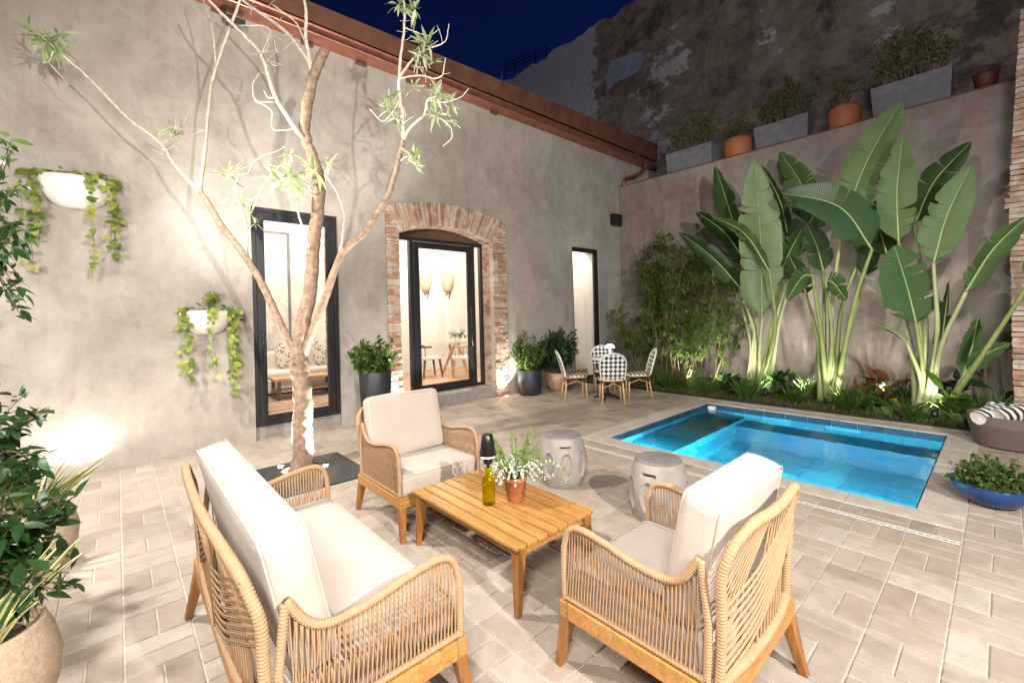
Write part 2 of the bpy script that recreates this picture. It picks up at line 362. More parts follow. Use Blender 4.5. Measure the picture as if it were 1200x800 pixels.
# ------------------------------------------------------------------ mesh helpers
class MB:
    def __init__(s): s.v = []; s.f = []; s.sm = []; s.mi = []; s.att = []; s.uv = {}
    def add(s, verts, faces, smooth=False, mi=0, att=None):
        o = len(s.v); s.v += [tuple(p) for p in verts]
        for f in faces: s.f.append(tuple(i+o for i in f)); s.sm.append(smooth); s.mi.append(mi)
        if att is None: s.att += [0.0]*len(verts)
        elif isinstance(att, (int, float)): s.att += [att]*len(verts)
        else: s.att += list(att)
        return o
    def box(s, c, d, rot=None, mi=0, att=None, taper=None):
        x, y, z = (k/2 for k in d); P = []
        for sz in (-1, 1):
            t = 1.0 if (taper is None or sz > 0) else taper
            for sx, sy in ((-1, -1), (1, -1), (1, 1), (-1, 1)): P.append(Vector((sx*x*t, sy*y*t, sz*z)))
        if rot is not None: P = [rot @ p for p in P]
        P = [p + Vector(c) for p in P]
        s.add(P, [(3, 2, 1, 0), (4, 5, 6, 7), (0, 1, 5, 4), (1, 2, 6, 5), (2, 3, 7, 6), (3, 0, 4, 7)], False, mi, att)
    def bar(s, a, b, w0, w1, up=Vector((0, 1, 0)), mi=0, h0=None, h1=None):
        a = Vector(a); b = Vector(b); t = (b-a).normalized(); n = t.cross(up)
        if n.length < 1e-4: n = t.cross(Vector((1, 0, 0)))
        n.normalize(); m = n.cross(t).normalized()
        P = []
        for p, w, h in ((a, w0, h0 or w0), (b, w1, h1 or w1)):
            for i, j in ((-1, -1), (1, -1), (1, 1), (-1, 1)): P.append(p + n*(i*w/2) + m*(j*h/2))
        s.add(P, [(3, 2, 1, 0), (4, 5, 6, 7), (0, 1, 5, 4), (1, 2, 6, 5), (2, 3, 7, 6), (3, 0, 4, 7)], False, mi)
    def tube(s, pts, rad, n=8, smooth=True, mi=0, caps=True, att=None):
        pts = [Vector(p) for p in pts]; k = len(pts)
        if isinstance(rad, (int, float)): rad = [rad]*k
        T = []
        for i in range(k):
            t = pts[min(i+1, k-1)] - pts[max(i-1, 0)]
            T.append(t.normalized() if t.length > 1e-9 else Vector((0, 0, 1)))
        nrm = T[0].orthogonal().normalized(); P = []
        for i in range(k):
            nrm = nrm - T[i]*nrm.dot(T[i])
            nrm = nrm.normalized() if nrm.length > 1e-6 else T[i].orthogonal().normalized()
            b = T[i].cross(nrm)
            for j in range(n):
                a = 2*math.pi*j/n; P.append(pts[i] + (nrm*math.cos(a) + b*math.sin(a))*rad[i])
        F = [(i*n+j, i*n+(j+1) % n, (i+1)*n+(j+1) % n, (i+1)*n+j) for i in range(k-1) for j in range(n)]
        if caps: F += [tuple(reversed(range(n))), tuple(range((k-1)*n, k*n))]
        s.add(P, F, smooth, mi, att)
    def lathe(s, prof, n=32, c=(0, 0, 0), sx=1.0, sy=1.0, smooth=True, mi=0, a0=0, a1=2*math.pi, jitter=0, rnd=None):
        full = abs(a1-a0-2*math.pi) < 1e-6; m = n if full else n+1; P = []
        for r, z in prof:
            for j in range(m):
                a = a0 + (a1-a0)*j/n; rr = r*(1+(rnd.uniform(-jitter, jitter) if jitter else 0))
                P.append((c[0]+rr*sx*math.cos(a), c[1]+rr*sy*math.sin(a), c[2]+z))
        F = []
        for i in range(len(prof)-1):
            for j in range(n):
                j2 = (j+1) % m if full else j+1
                F.append((i*m+j, i*m+j2, (i+1)*m+j2, (i+1)*m+j))
        s.add(P, F, smooth, mi)
    def build(s, name, mats, parent=None, world=False, origin=None, bevel=0, attr=None, uv=None, sub=0, solid=0):
        me = bpy.data.meshes.new(name)
        V = s.v
        off = None
        if parent is not None and world:
            off = Vector(parent.location)
            if parent.parent is not None: off = off + Vector(parent.parent.location)
        elif origin is not None: off = Vector(origin)
        if off is not None: V = [(a-off.x, b-off.y, c-off.z) for a, b, c in V]
        me.from_pydata(V, [], s.f)
        me.polygons.foreach_set('use_smooth', s.sm); me.polygons.foreach_set('material_index', s.mi)
        for m in (mats if isinstance(mats, (list, tuple)) else [mats]): me.materials.append(MATS[m])
        if attr:
            a = me.attributes.new(attr, 'FLOAT', 'POINT'); a.data.foreach_set('value', s.att)
        if uv:
            L = me.uv_layers.new(name='UVMap')
            for lp in me.loops: L.data[lp.index].uv = uv(me.vertices[lp.vertex_index].co)
        me.update(); me.validate()
        o = bpy.data.objects.new(name, me); C.objects.link(o)
        if origin is not None and parent is None: o.location = origin
        if parent is not None: o.parent = parent
        if bevel:
            b = o.modifiers.new('bevel', 'BEVEL'); b.width = bevel; b.segments = 2; b.limit_method = 'ANGLE'; b.angle_limit = R_(40)
        if solid:
            b = o.modifiers.new('solid', 'SOLIDIFY'); b.thickness = solid; b.offset = 0
        if sub:
            b = o.modifiers.new('sub', 'SUBSURF'); b.levels = sub; b.render_levels = sub
        return o

def tag(o, label=None, cat=None, group=None, kind=None):
    if label: o['label'] = label
    if cat: o['category'] = cat
    if group: o['group'] = group
    if kind: o['kind'] = kind
    return o
def thing(name, label, cat, loc=(0, 0, 0), rotz=0, group=None):
    o = bpy.data.objects.new(name, None); o.empty_display_size = .2; C.objects.link(o)
    o.location = loc; o.rotation_euler = (0, 0, rotz); return tag(o, label, cat, group)
def dup(root, loc, rotz, label, group=None):
    r = root.copy(); C.objects.link(r); r.location = loc; r.rotation_euler = (0, 0, rotz); r['label'] = label
    if group: r['group'] = group
    for ch in list(root.children):
        c = ch.copy(); C.objects.link(c); c.parent = r
        for g in ch.children:
            d = g.copy(); C.objects.link(d); d.parent = c
    return r
def spline(pts, n=8):
    P = [Vector(p) for p in pts]; P = [P[0]*2-P[1]] + P + [P[-1]*2-P[-2]]; out = []
    for i in range(1, len(P)-2):
        for k in range(n):
            t = k/n; a, b, c, d = P[i-1:i+3]
            out.append(.5*((2*b)+(c-a)*t+(2*a-5*b+4*c-d)*t*t+(3*b-a-3*c+d)*t**3))
    out.append(P[-2]); return out
def lerp(a, b, t): return a+(b-a)*t
def rvec(r): 
    while True:
        v = Vector((r.uniform(-1, 1), r.uniform(-1, 1), r.uniform(-1, 1)))
        if .05 < v.length < 1: return v.normalized()
def leaf(mb, p, d, l, w, nrm, curl=.15, fold=.2):
    d = d.normalized(); s = d.cross(nrm)
    if s.length < 1e-3: s = d.orthogonal()
    s.normalize(); n = s.cross(d)
    m = p + d*(l*.45) - n*(w*fold); t = p + d*l - n*(l*curl)
    mb.add([p, p + d*(l*.42) + s*(w/2), t, p + d*(l*.42) - s*(w/2), m], [(0, 1, 4), (1, 2, 4), (2, 3, 4), (3, 0, 4)], True)
def leaf2(mb, p, d, l, w, nrm, curl=.15, fold=.2):
    """a fuller lance shaped leaf with a folded midrib and a curling tip"""
    d = d.normalized(); s = d.cross(nrm)
    if s.length < 1e-3: s = d.orthogonal()
    s.normalize(); n = s.cross(d); P = [p]; q = ((.14, .62), (.36, 1.0), (.60, .88), (.82, .45))
    for t, ww in q:
        m = p + d*(l*t) - n*(l*curl*t*t); P += [m - s*(w/2*ww) + n*(w*fold*.5*ww), m, m + s*(w/2*ww) + n*(w*fold*.5*ww)]
    P.append(p + d*l - n*(l*curl))
    F = [(0, 2, 1), (0, 3, 2)]
    for i in range(3): a = 1+3*i; F += [(a, a+1, a+4, a+3), (a+1, a+2, a+5, a+4)]
    F += [(10, 11, 13), (11, 12, 13)]
    mb.add(P, F, True)
def shrub(stem, fol, base, center, rad, nst, per, ll, lw, r, droop=.25, spread=.06, t0=.35, stemr=.006):
    base = Vector(base); center = Vector(center)
    for i in range(nst):
        v = rvec(r); q = r.random()**.4
        e = center + Vector((v.x*rad[0], v.y*rad[1], v.z*rad[2]))*q
        b = base + Vector((r.uniform(-1, 1), r.uniform(-1, 1), 0))*spread
        mid = lerp(b, e, .5) + Vector((v.x, v.y, .3))*.12*rad[2]
        pts = spline([b, mid, e], 4)
        stem.tube(pts, [lerp(stemr, stemr*.3, k/(len(pts)-1)) for k in range(len(pts))], 4, caps=False)
        for k in range(per):
            t = r.uniform(t0, 1); x = t*(len(pts)-1); j = min(int(x), len(pts)-2); p = lerp(pts[j], pts[j+1], x-j)
            dr = (pts[j+1]-pts[j]).normalized()*.5 + rvec(r)*.9 + Vector((0, 0, -droop*r.random()))
            L = ll*r.uniform(.6, 1.15)
            (leaf2 if ll > .05 else leaf)(fol, p + rvec(r)*.012, dr, L, lw*L/ll, (Vector((0, 0, 1))+rvec(r)*.7).normalized(), r.uniform(0, .3))

# ================================================================== SETTING
XA, YB = -6.64, 9.805                      # house wall plane, garden wall plane
PX0, PX1, PY0, PY1 = -3.381, -.482, 4.618, 7.46
CELL = .273
# ground sheets round the pool
g = MB()
for x0, x1, y0, y1 in ((-60, PX0-.02, -60, 60), (PX1+.02, 60, -60, 60), (PX0-.02, PX1+.02, -60, PY0-.02), (PX0-.02, PX1+.02, PY1+.02, 60)):
    g.add([(x0, y0, -.004), (x1, y0, -.004), (x1, y1, -.004), (x0, y1, -.004)], [(0, 1, 2, 3)])
tag(g.build('ground', 'grout'), kind='structure')
# pavers: basketweave, every slab a bevelled block
rp = random.Random(5)
PIT = (-5.36, -4.33, .98, 1.94)           # tree pit x0,x1,y0,y1
excl = [(PX0-.273, PX1+.273, PY0-.25, 7.75), (-6.7, 2, 7.82, 12), PIT, (-3.5, -.209, 4.088, 4.150)]
def cut(rect):
    out = [rect]
    for ex in excl:
        nx = []
        for (a, b, c, d) in out:
            x0, x1, y0, y1 = ex
            if b <= x0 or a >= x1 or d <= y0 or c >= y1: nx.append((a, b, c, d)); continue
            if a < x0: nx.append((a, x0, c, d))
            if b > x1: nx.append((x1, b, c, d))
            aa, bb = max(a, x0), min(b, x1)
            if c < y0: nx.append((aa, bb, c, y0))
            if d > y1: nx.append((aa, bb, y1, d))
        out = nx
    return out
pv = MB()
for i in range(-24, 18):
    for j in range(-12, 30):
        x0 = PX1 + i*CELL; y0 = j*CELL
        if x0 + CELL < XA - .02 or x0 > 3.2: continue
        horiz = (i + j) % 2 == 0
        for h in range(2):
            if horiz: rect = (x0, x0+CELL, y0+h*CELL/2, y0+(h+1)*CELL/2)
            else: rect = (x0+h*CELL/2, x0+(h+1)*CELL/2, y0, y0+CELL)
            tint = min(1, max(0, rp.gauss(.55, .22))); dz = rp.uniform(-.0012, .0012)
            for (a, b, c, d) in cut(rect):
                a += .0042; b -= .0042; c += .0042; d -= .0042
                if b-a < .02 or d-c < .02: continue
                e = .004; zz = .0008+dz; zt = .003+dz
                pv.add([(a, c, -.006), (b, c, -.006), (b, d, -.006), (a, d, -.006), (a, c, zz), (b, c, zz), (b, d, zz), (a, d, zz),
                        (a+e, c+e, zt), (b-e, c+e, zt), (b-e, d-e, zt), (a+e, d-e, zt)],
                       [(0, 1, 5, 4), (1, 2, 6, 5), (2, 3, 7, 6), (3, 0, 4, 7), (4, 5, 9, 8), (5, 6, 10, 9), (6, 7, 11, 10), (7, 4, 8, 11), (8, 9, 10, 11)], False, 0, tint)
tag(pv.build('paving', 'paver', attr='tint'), kind='structure')
# coping
cp = MB()
def slab(mb, x0, x1, y0, y1, z0, z1, mi=0, att=None): mb.box(((x0+x1)/2, (y0+y1)/2, (z0+z1)/2), (x1-x0-.004, y1-y0-.004, z1-z0), None, mi, att)
for k in range(5):
    w = (PX1-PX0+.27*2)/5; a = PX0-.27+w*k
    slab(cp, a, a+w, PY0-.247, PY0, -.06, .004); slab(cp, a, a+w, PY1, 7.747, -.06, .004)
for k in range(4):
    w = (PY1-PY0)/4; a = PY0+w*k
    slab(cp, PX0-.27, PX0, a, a+w, -.06, .004); slab(cp, PX1, PX1+.27, a, a+w, -.06, .004)
slab(cp, -6.6, PX0-.27, 7.747, 7.82, -.06, .006); slab(cp, PX1+.27, 1.5, 7.747, 7.82, -.06, .006); slab(cp, PX0-.27, PX1+.27, 7.75, 7.82, -.06, .006)
tag(cp.build('pool_coping', 'coping_stone', bevel=.006), kind='structure')
# pool basin of tile slabs
pb = MB(); rt = random.Random(8)
DEP, LEDGE, LX = -1.35, -.36, -2.78
def tiled(o, u, v, nu, nv, lu, lv):
    o, u, v = Vector(o), Vector(u), Vector(v); n = u.cross(v).normalized()
    pb.add([o - n*.004, o+u*(lu)-n*.004, o+u*lu+v*lv-n*.004, o+v*lv-n*.004], [(0, 1, 2, 3)], False, 1)
    for i in range(nu):
        for j in range(nv):
            a, b = lu*i/nu+.005, lu*(i+1)/nu-.005; c, d = lv*j/nv+.005, lv*(j+1)/nv-.005
            pb.add([o+u*a+v*c, o+u*b+v*c, o+u*b+v*d, o+u*a+v*d], [(0, 1, 2, 3)], False, 0, rt.random())
W_, L_ = PX1-PX0, PY1-PY0
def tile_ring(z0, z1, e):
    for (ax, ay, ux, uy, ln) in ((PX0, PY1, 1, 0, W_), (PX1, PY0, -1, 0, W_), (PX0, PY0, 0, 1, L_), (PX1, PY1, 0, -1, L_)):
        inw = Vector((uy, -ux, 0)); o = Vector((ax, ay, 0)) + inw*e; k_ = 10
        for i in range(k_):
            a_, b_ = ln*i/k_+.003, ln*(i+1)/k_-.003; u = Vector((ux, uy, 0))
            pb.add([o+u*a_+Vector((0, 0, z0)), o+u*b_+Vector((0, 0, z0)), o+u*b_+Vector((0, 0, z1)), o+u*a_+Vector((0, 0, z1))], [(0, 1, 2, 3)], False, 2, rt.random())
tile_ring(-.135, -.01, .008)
tiled((PX0, PY1, DEP), (1, 0, 0), (0, 0, 1), 7, 4, W_, -DEP-.02)      # far wall (winding only matters for the grout offset)
tiled((PX1, PY0, DEP), (-1, 0, 0), (0, 0, 1), 7, 4, W_, -DEP-.02)
tiled((PX0, PY0, DEP), (0, 1, 0), (0, 0, 1), 7, 4, L_, -DEP-.02)
tiled((PX1, PY1, DEP), (0, -1, 0), (0, 0, 1), 7, 4, L_, -DEP-.02)
tiled((PX0, PY0, DEP), (1, 0, 0), (0, 1, 0), 7, 7, W_, L_)
tiled((PX0, PY0, LEDGE), (1, 0, 0), (0, 1, 0), 1, 5, LX-PX0, L_)
tiled((LX, PY0, DEP), (0, 1, 0), (0, 0, 1), 5, 3, L_, LEDGE-DEP)
tiled((LX, PY1-.42, -.55), (1, 0, 0), (0, 1, 0), 5, 1, PX1-LX, .42)   # bench along the far side
tiled((PX1, PY1-.42, DEP), (-1, 0, 0), (0, 0, 1), 5, 2, PX1-LX, -.55-DEP)
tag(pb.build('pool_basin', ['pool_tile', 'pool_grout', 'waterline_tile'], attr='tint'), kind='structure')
wt = MB(); n_ = 2
wt.add([(PX0, PY0, -.085), (PX1, PY0, -.085), (PX1, PY1, -.085), (PX0, PY1, -.085)], [(0, 1, 2, 3)], True)
tag(wt.build('pool_water', 'water'), kind='structure')
# planting bed soil
sb = MB(); nx, ny = 60, 18; rs = random.Random(3)
P = []
for j in range(ny+1):
    for i in range(nx+1):
        x = lerp(-6.62, 1.6, i/nx); y = lerp(7.822, YB+.05, j/ny)
        P.append((x, y, .0 + (.06+rs.uniform(-.02, .02))*min(1, j/3)))
sb.add(P, [(j*(nx+1)+i, j*(nx+1)+i+1, (j+1)*(nx+1)+i+1, (j+1)*(nx+1)+i) for j in range(ny) for i in range(nx)], True)
tag(sb.build('bed_soil', 'soil'), kind='structure')
# terrace deck behind the garden wall
td = MB(); slab(td, -14, 6, YB+.42, 12.3, 4.45, 4.62)
tag(td.build('terrace_ground', 'concrete_top'), kind='structure')

# ------------------------------------------------------------------ HOUSE on the left
house = thing('house', 'grey plastered house with an arched brick doorway and rusty eaves', 'house', (XA, 4, 0))
ZT = 5.66; TH = .42; XI = XA-TH
DO = (1.355, 2.495, 0.0, 3.125)          # glass door opening y0,y1,z0,z1
AO = (3.26, 5.83)                        # hole for the brick surround
WO = (7.872, 8.862, .02, 3.115)
ARC_Y, ARC_HALF = (3.26+5.83)/2, (5.83-3.26)/2
def arc_out(y):                          # outer line of the brick arch
    t = (y-ARC_Y)/ARC_HALF; return 3.40 + .185*(1-t*t)
wl = MB()
def strip(y0, y1, z0, z1, zf0=None, zf1=None):
    a0, a1 = (z0, z0) if zf0 is None else (zf0, zf1)
    P = [(XA, y0, a0), (XA, y1, a1), (XA, y1, z1), (XA, y0, z1), (XI, y0, a0), (XI, y1, a1), (XI, y1, z1), (XI, y0, z1)]
    wl.add(P, [(0, 1, 2, 3), (7, 6, 5, 4), (0, 4, 5, 1), (2, 6, 7, 3)])
def cheek(y, z0, z1, flip): wl.add([(XA, y, z0), (XI, y, z0), (XI, y, z1), (XA, y, z1)], [(0, 1, 2, 3) if flip else (3, 2, 1, 0)])
strip(-6, DO[0], -.1, ZT); strip(DO[0], DO[1], DO[3], ZT); strip(DO[1], AO[0], -.1, ZT)
NA = 24
for k in range(NA):
    ya, yb = lerp(AO[0], AO[1], k/NA), lerp(AO[0], AO[1], (k+1)/NA); strip(ya, yb, 0, ZT, arc_out(ya), arc_out(yb))
strip(AO[1], WO[0], -.1, ZT); strip(WO[0], WO[1], WO[3], ZT); strip(WO[0], WO[1], -.1, WO[2]); strip(WO[1], 12, -.1, ZT)
cheek(DO[0], 0, DO[3], True); cheek(DO[1], 0, DO[3], False); cheek(WO[0], WO[2], WO[3], True); cheek(WO[1], WO[2], WO[3], False)
cheek(AO[0], 0, arc_out(AO[0]), True); cheek(AO[1], 0, arc_out(AO[1]), False)
wl.build('wall', 'plaster', house, True)
# brick surround, stone by stone
bs = MB(); rb = random.Random(21)
IL, IR = 3.50, 5.49                      # inner jamb lines
def arc_in(y):
    t = (y-(IL+IR)/2)/((IR-IL)/2); return 2.985 + .20*(1-t*t)
# mortar backing
for (a, b) in ((AO[0]+.001, IL), (IR, AO[1]-.001)):
    bs.box((XA-.16-.008, (a+b)/2, 1.70), (.32, b-a-.012, 3.4), None, 1)
for k in range(NA):
    ya, yb = lerp(IL, IR, k/NA), lerp(IL, IR, (k+1)/NA)
    for (x0, x1) in ((XA-.008, XA-.33),):
        P = [(x0, ya, arc_in(ya)+.01), (x0, yb, arc_in(yb)+.01), (x0, yb, arc_out(yb)-.004), (x0, ya, arc_out(ya)-.004), (x1, ya, arc_in(ya)+.01), (x1, yb, arc_in(yb)+.01)]
        bs.add(P, [(0, 1, 2, 3), (0, 4, 5, 1)], False, 1)
def brick(c, d, rot=None, j=.006):
    x, y, z = (k/2 for k in d); P = []
    for sz in (-1, 1):
        for sx, sy in ((-1, -1), (1, -1), (1, 1), (-1, 1)):
            p = Vector((sx*x, sy*y, sz*z)) + Vector((rb.uniform(-j, j), rb.uniform(-j, j), rb.uniform(-j, j)*.7))
            if rot is not None: p = rot @ p
            P.append(p + Vector(c))
    bs.add(P, [(3, 2, 1, 0), (4, 5, 6, 7), (0, 1, 5, 4), (1, 2, 6, 5), (2, 3, 7, 6), (3, 0, 4, 7)], False, 0)
for (a, b, inner) in ((AO[0], IL, 1), (IR, AO[1], -1)):
    z = .012
    while z < (3.32):
        h = rb.choice((.03, .036, .042, .05, .06)) if rb.random() < .88 else .11
        if z < .16: h = .05
        y = a+.004; x = XA + rb.uniform(-.006, .014)
        if inner < 0 or True:
            while y < b-.03:
                w = min(b-.002-y, rb.choice((.11, .15, .2, .26, .34)))
                if b - (y+w) < .05: w = b-.002-y
                t = min(h, .13)
                brick((XA-.05+rb.uniform(-.006, .016), y+w/2, z+t/2), (.13, w-.008, t-.010))
                y += w
        z += h
    # reveal bricks (the inner cheek)
    z = .2; yc = b if inner > 0 else a
    while z < 2.98:
        h = .062; x = XA-.02; k = 0
        while x > XA-.32:
            w = min(rb.choice((.12, .2)), x-(XA-.325))
            if w < .03: break
            brick((x-w/2-.09 if x > XA-.06 else x-w/2, yc+inner*(-.045)+rb.uniform(-.004, .004)+inner*.0, z+h/2), (w-.008, .10, h-.010), None, .004)
            x -= w
        z += h
# voussoirs
NV = 62
for k in range(NV):
    y = lerp(AO[0]+.02, AO[1]-.02, (k+.5)/NV); t = (y-ARC_Y)/ARC_HALF
    yi = lerp(IL-.02, IR+.02, (k+.5)/NV); zo = arc_out(y)-.006; zi = arc_in(min(max(yi, IL), IR))-.004
    if k < 3 or k > NV-4: zi = max(zi, 3.0)
    pm = Vector((XA-.045+rb.uniform(-.006, .012), (y+yi)/2, (zo+zi)/2)); v = Vector((0, y-yi, zo-zi)); L = v.length
    rot = Matrix.Rotation(-math.atan2(v.y, v.z), 3, 'X')
    brick(pm, (.14, 2.5/NV-.010, L), rot)
    brick((XA-.2, yi, zi+.05), (.2, 2.0/NV-.010, .09), rot)
bs.build('brick_surround', ['brick', 'mortar'], house, True)
# steps / sills
st = MB(); slab(st, XI-.02, XA+.0, IL+.002, IR-.002, -.02, .205); st.build('doorstep', 'concrete', house, True, bevel=.01); st = MB(); slab(st, XI, XA-.05, DO[0]+.002, DO[1]-.002, -.02, .17)
st.build('doorstep', 'concrete', house, True, bevel=.01)
# eaves: corten fascia over a copper lined soffit
ZT0 = 5.76
def eave(name, mat, prof0, prof1, closed=False, **k):
    m = MB(); P = [(x, -6, z) for x, z in prof0]+[(x, 11.2, z) for x, z in prof1]; q = len(prof0)
    F = [(i, (i+1) % q, q+(i+1) % q, q+i) for i in range(q if closed else q-1)]
    if closed: F += [tuple(reversed(range(q))), tuple(range(q, 2*q))]
    m.add(P, F); return m.build(name, mat, house, True, **k)
eave('roof_fascia', 'rust', [(-6.30, 5.72), (-6.30, 5.80), (-7.4, 5.80), (-7.4, 5.77), (-6.33, 5.77), (-6.33, 5.72)],
     [(-6.30, 5.69), (-6.30, 6.15), (-7.4, 6.15), (-7.4, 6.12), (-6.33, 6.12), (-6.33, 5.69)], True)
cpf = [(-6.33, .005), (-6.312, -.002), (-6.306, -.012), (-6.312, -.022), (-6.324, -.032), (-6.328, -.075), (-6.322, -.112), (-6.310, -.120), (-6.308, -.130), (-6.318, -.138), (-6.36, -.134), (-6.42, -.118), (-6.52, -.108), (-6.60, -.105), (-6.638, -.105)]
eave('gutter', 'copper', [(x, 5.722+z) for x, z in cpf], [(x, 5.645+z) for x, z in cpf])
for yk in (1.05, 2.12, 2.92, 3.78, 5.6):
    m = MB(); m.box((-6.615, yk, 5.545), (.05, .16, .045)); m.build('beam_end', 'dark_wood', house, True)
dp = MB(); pts = spline([(-6.40, 10.75, 5.66), (-6.42, 10.72, 5.42), (-6.48, 10.35, 5.18), (-6.52, 9.98, 5.05), (-6.53, 9.90, 4.93), (-6.53, 9.90, 4.80)], 6)
dp.tube(pts, .045, 12); dp.build('downpipe', 'copper', house, True)
# doors and window
def frame(mb, x, y0, y1, z0, z1, w, t, wb=None, wt_=None):
    wb = wb or w; wt_ = wt_ or w
    slab(mb, x-t, x, y0, y0+w, z0, z1); slab(mb, x-t, x, y1-w, y1, z0, z1)
    slab(mb, x-t, x, y0+w-.003, y1-w+.003, z0, z0+wb); slab(mb, x-t, x, y0+w-.003, y1-w+.003, z1-wt_, z1)
def pane(mb, x, y0, y1, z0, z1): mb.box((x, (y0+y1)/2, (z0+z1)/2), (.008, y1-y0, z1-z0))
d1 = thing('glass_door', None, None, (XA, 1.9, .17)); d1.parent = house; d1.location = (0, 1.9-4, .17)
def part_w(mb, name, mat, par, base, **k):            # mesh given in world space for a part nested in a located part
    mb.v = [(a-base[0], b-base[1], c-base[2]) for a, b, c in mb.v]; return mb.build(name, mat, par, **k)
B1 = (XA, 1.9, .17)
m = MB(); frame(m, XA-.03, DO[0]+.004, DO[1]-.004, .172, DO[3]-.004, .055, .09); frame(m, XA-.045, DO[0]+.062, DO[1]-.062, .205, DO[3]-.062, .105, .055)
part_w(m, 'door_frame', 'black_metal', d1, B1, bevel=.004)
m = MB(); pane(m, XA-.07, DO[0]+.16, DO[1]-.16, .30, DO[3]-.16); part_w(m, 'pane', 'window_glass', d1, B1)
m = MB(); m.tube([(XA-.035, DO[0]+.11, 1.05), (XA-.0, DO[0]+.11, 1.05), (XA-.0, DO[0]+.11, 1.45), (XA-.035, DO[0]+.11, 1.45)], .011, 8); part_w(m, 'handle', 'black_plastic', d1, B1)
for h in (.55, 1.6, 2.7):
    pass
d2 = thing('arched_door', None, None); d2.parent = house; d2.location = (-.32, 4.5-4, .2); B2 = (XA-.32, 4.5, .2); XD = XA-.32
m = MB(); frame(m, XD, IL, IR, .2, 3.0, .06, .09); slab(m, XD-.09, XD, 3.86, 3.93, .26, 2.94); slab(m, XD-.09, XD, 5.22, 5.29, .26, 2.94)
part_w(m, 'door_frame', 'black_metal', d2, B2, bevel=.004)
m = MB()
for k in range(NA):
    ya, yb = lerp(IL-.02, IR+.02, k/NA), lerp(IL-.02, IR+.02, (k+1)/NA)
    m.add([(XD-.02, ya, 2.995), (XD-.02, yb, 2.995), (XD-.02, yb, 3.22), (XD-.02, ya, 3.22)], [(0, 1, 2, 3)])
part_w(m, 'transom', 'dark_wood', d2, B2)
leafd = MB(); frame(leafd, XD+.012, 3.935, 5.215, .235, 2.925, .115, .05, .12, .11)
lf = part_w(leafd, 'door_leaf', 'black_metal', d2, B2, bevel=.004)
m = MB(); m.tube([(XD+.0, 5.14, 1.0), (XD+.06, 5.14, 1.0), (XD+.06, 5.14, 1.75), (XD+.0, 5.14, 1.75)], .013, 8); part_w(m, 'handle', 'black_plastic', lf, B2)
m = MB(); pane(m, XD-.015, 4.05, 5.10, .34, 2.82); pane(m, XD-.045, IL+.05, 3.87, .25, 2.95); pane(m, XD-.045, 5.28, IR-.05, .25, 2.95); part_w(m, 'pane', 'window_glass', d2, B2)
w3 = thing('window', None, None); w3.parent = house; w3.location = (0, 8.37-4, .05); B3 = (XA, 8.37, .05)
m = MB(); frame(m, XA-.02, WO[0]+.003, WO[1]-.003, WO[2]+.002, WO[3]-.003, .05, .06, None, .1); slab(m, XA-.079, XA-.021, WO[1]-.15, WO[1]-.05, WO[2]+.05, WO[3]-.1); part_w(m, 'window_frame', 'black_metal', w3, B3, bevel=.004)
m = MB(); pane(m, XA-.05, WO[0]+.06, WO[1]-.14, WO[2]+.06, WO[3]-.1); part_w(m, 'pane', 'window_glass', w3, B3)
m = MB(); slab(m, XI-.0, XA-.085, WO[1]-.02, WO[1]-.004, WO[2], WO[3]-.004); slab(m, XI-.9, XI-.001, WO[1]-.02, WO[1]+.10, .16, 3.8); part_w(m, 'reveal', 'white_paint', w3, B3)
# interior shell
inn = MB(); XB_ = -10.2
slab(inn, XB_-.1, XB_, -3, 9.6, 0, 3.9); slab(inn, XB_, XI-.01, -3.1, -3, 0, 3.9); slab(inn, XB_, XI-.01, 9.5, 9.6, 0, 3.9)
slab(inn, XB_, -9.15, 4.55, 4.65, .16, 3.8); slab(inn, -8.0, XI-.012, 7.45, 7.55, .16, 3.8); slab(inn, -8.1, -8.0, 7.45, 9.5, .16, 3.8)
slab(inn, XB_, XI-.01, -3, 9.5, 3.8, 3.9); slab(inn, XI-.012, XI-.002, -3, DO[0], .16, 3.8); slab(inn, XI-.012, XI-.002, DO[1], AO[0], .16, 3.8); slab(inn, XI-.012, XI-.002, AO[1], 7.44, .16, 3.8)
inn.build('interior_wall', 'white_paint', house, True)
m = MB(); slab(m, XB_, XI-.001, -3, 9.5, .02, .165); m.build('interior_floor', 'interior_tile', house, True)
bp = MB(); _bs = bs; bs = bp; rb = random.Random(4)
pc = at(383, 350, 0, -8.9)
for k in range(44):
    z = .165 + k*.07
    if k % 2: brick((-8.9, pc.y+.2, z+.03), (.36, .36, .058), None, .004)
    else:
        brick((-8.9, pc.y+.11, z+.03), (.36, .17, .058), None, .004); brick((-8.9, pc.y+.3, z+.03), (.36, .17, .058), None, .004)
bp.build('brick_pier', 'brick', house, True)

# garden wall B
gw = thing('garden_wall', 'tall brown plastered garden wall behind the pool planting', 'wall', (-2.5, YB, 0))
m = MB(); m.box((-1.3, YB+.21, 2.35), (10.66, .42, 4.9), None); m.build('wall', 'plaster_brown', gw, True)
m = MB(); slab(m, XA+.0, 4.0, YB-.012, YB+.44, 4.80, 4.822); m.build('coping', 'rust', gw, True)
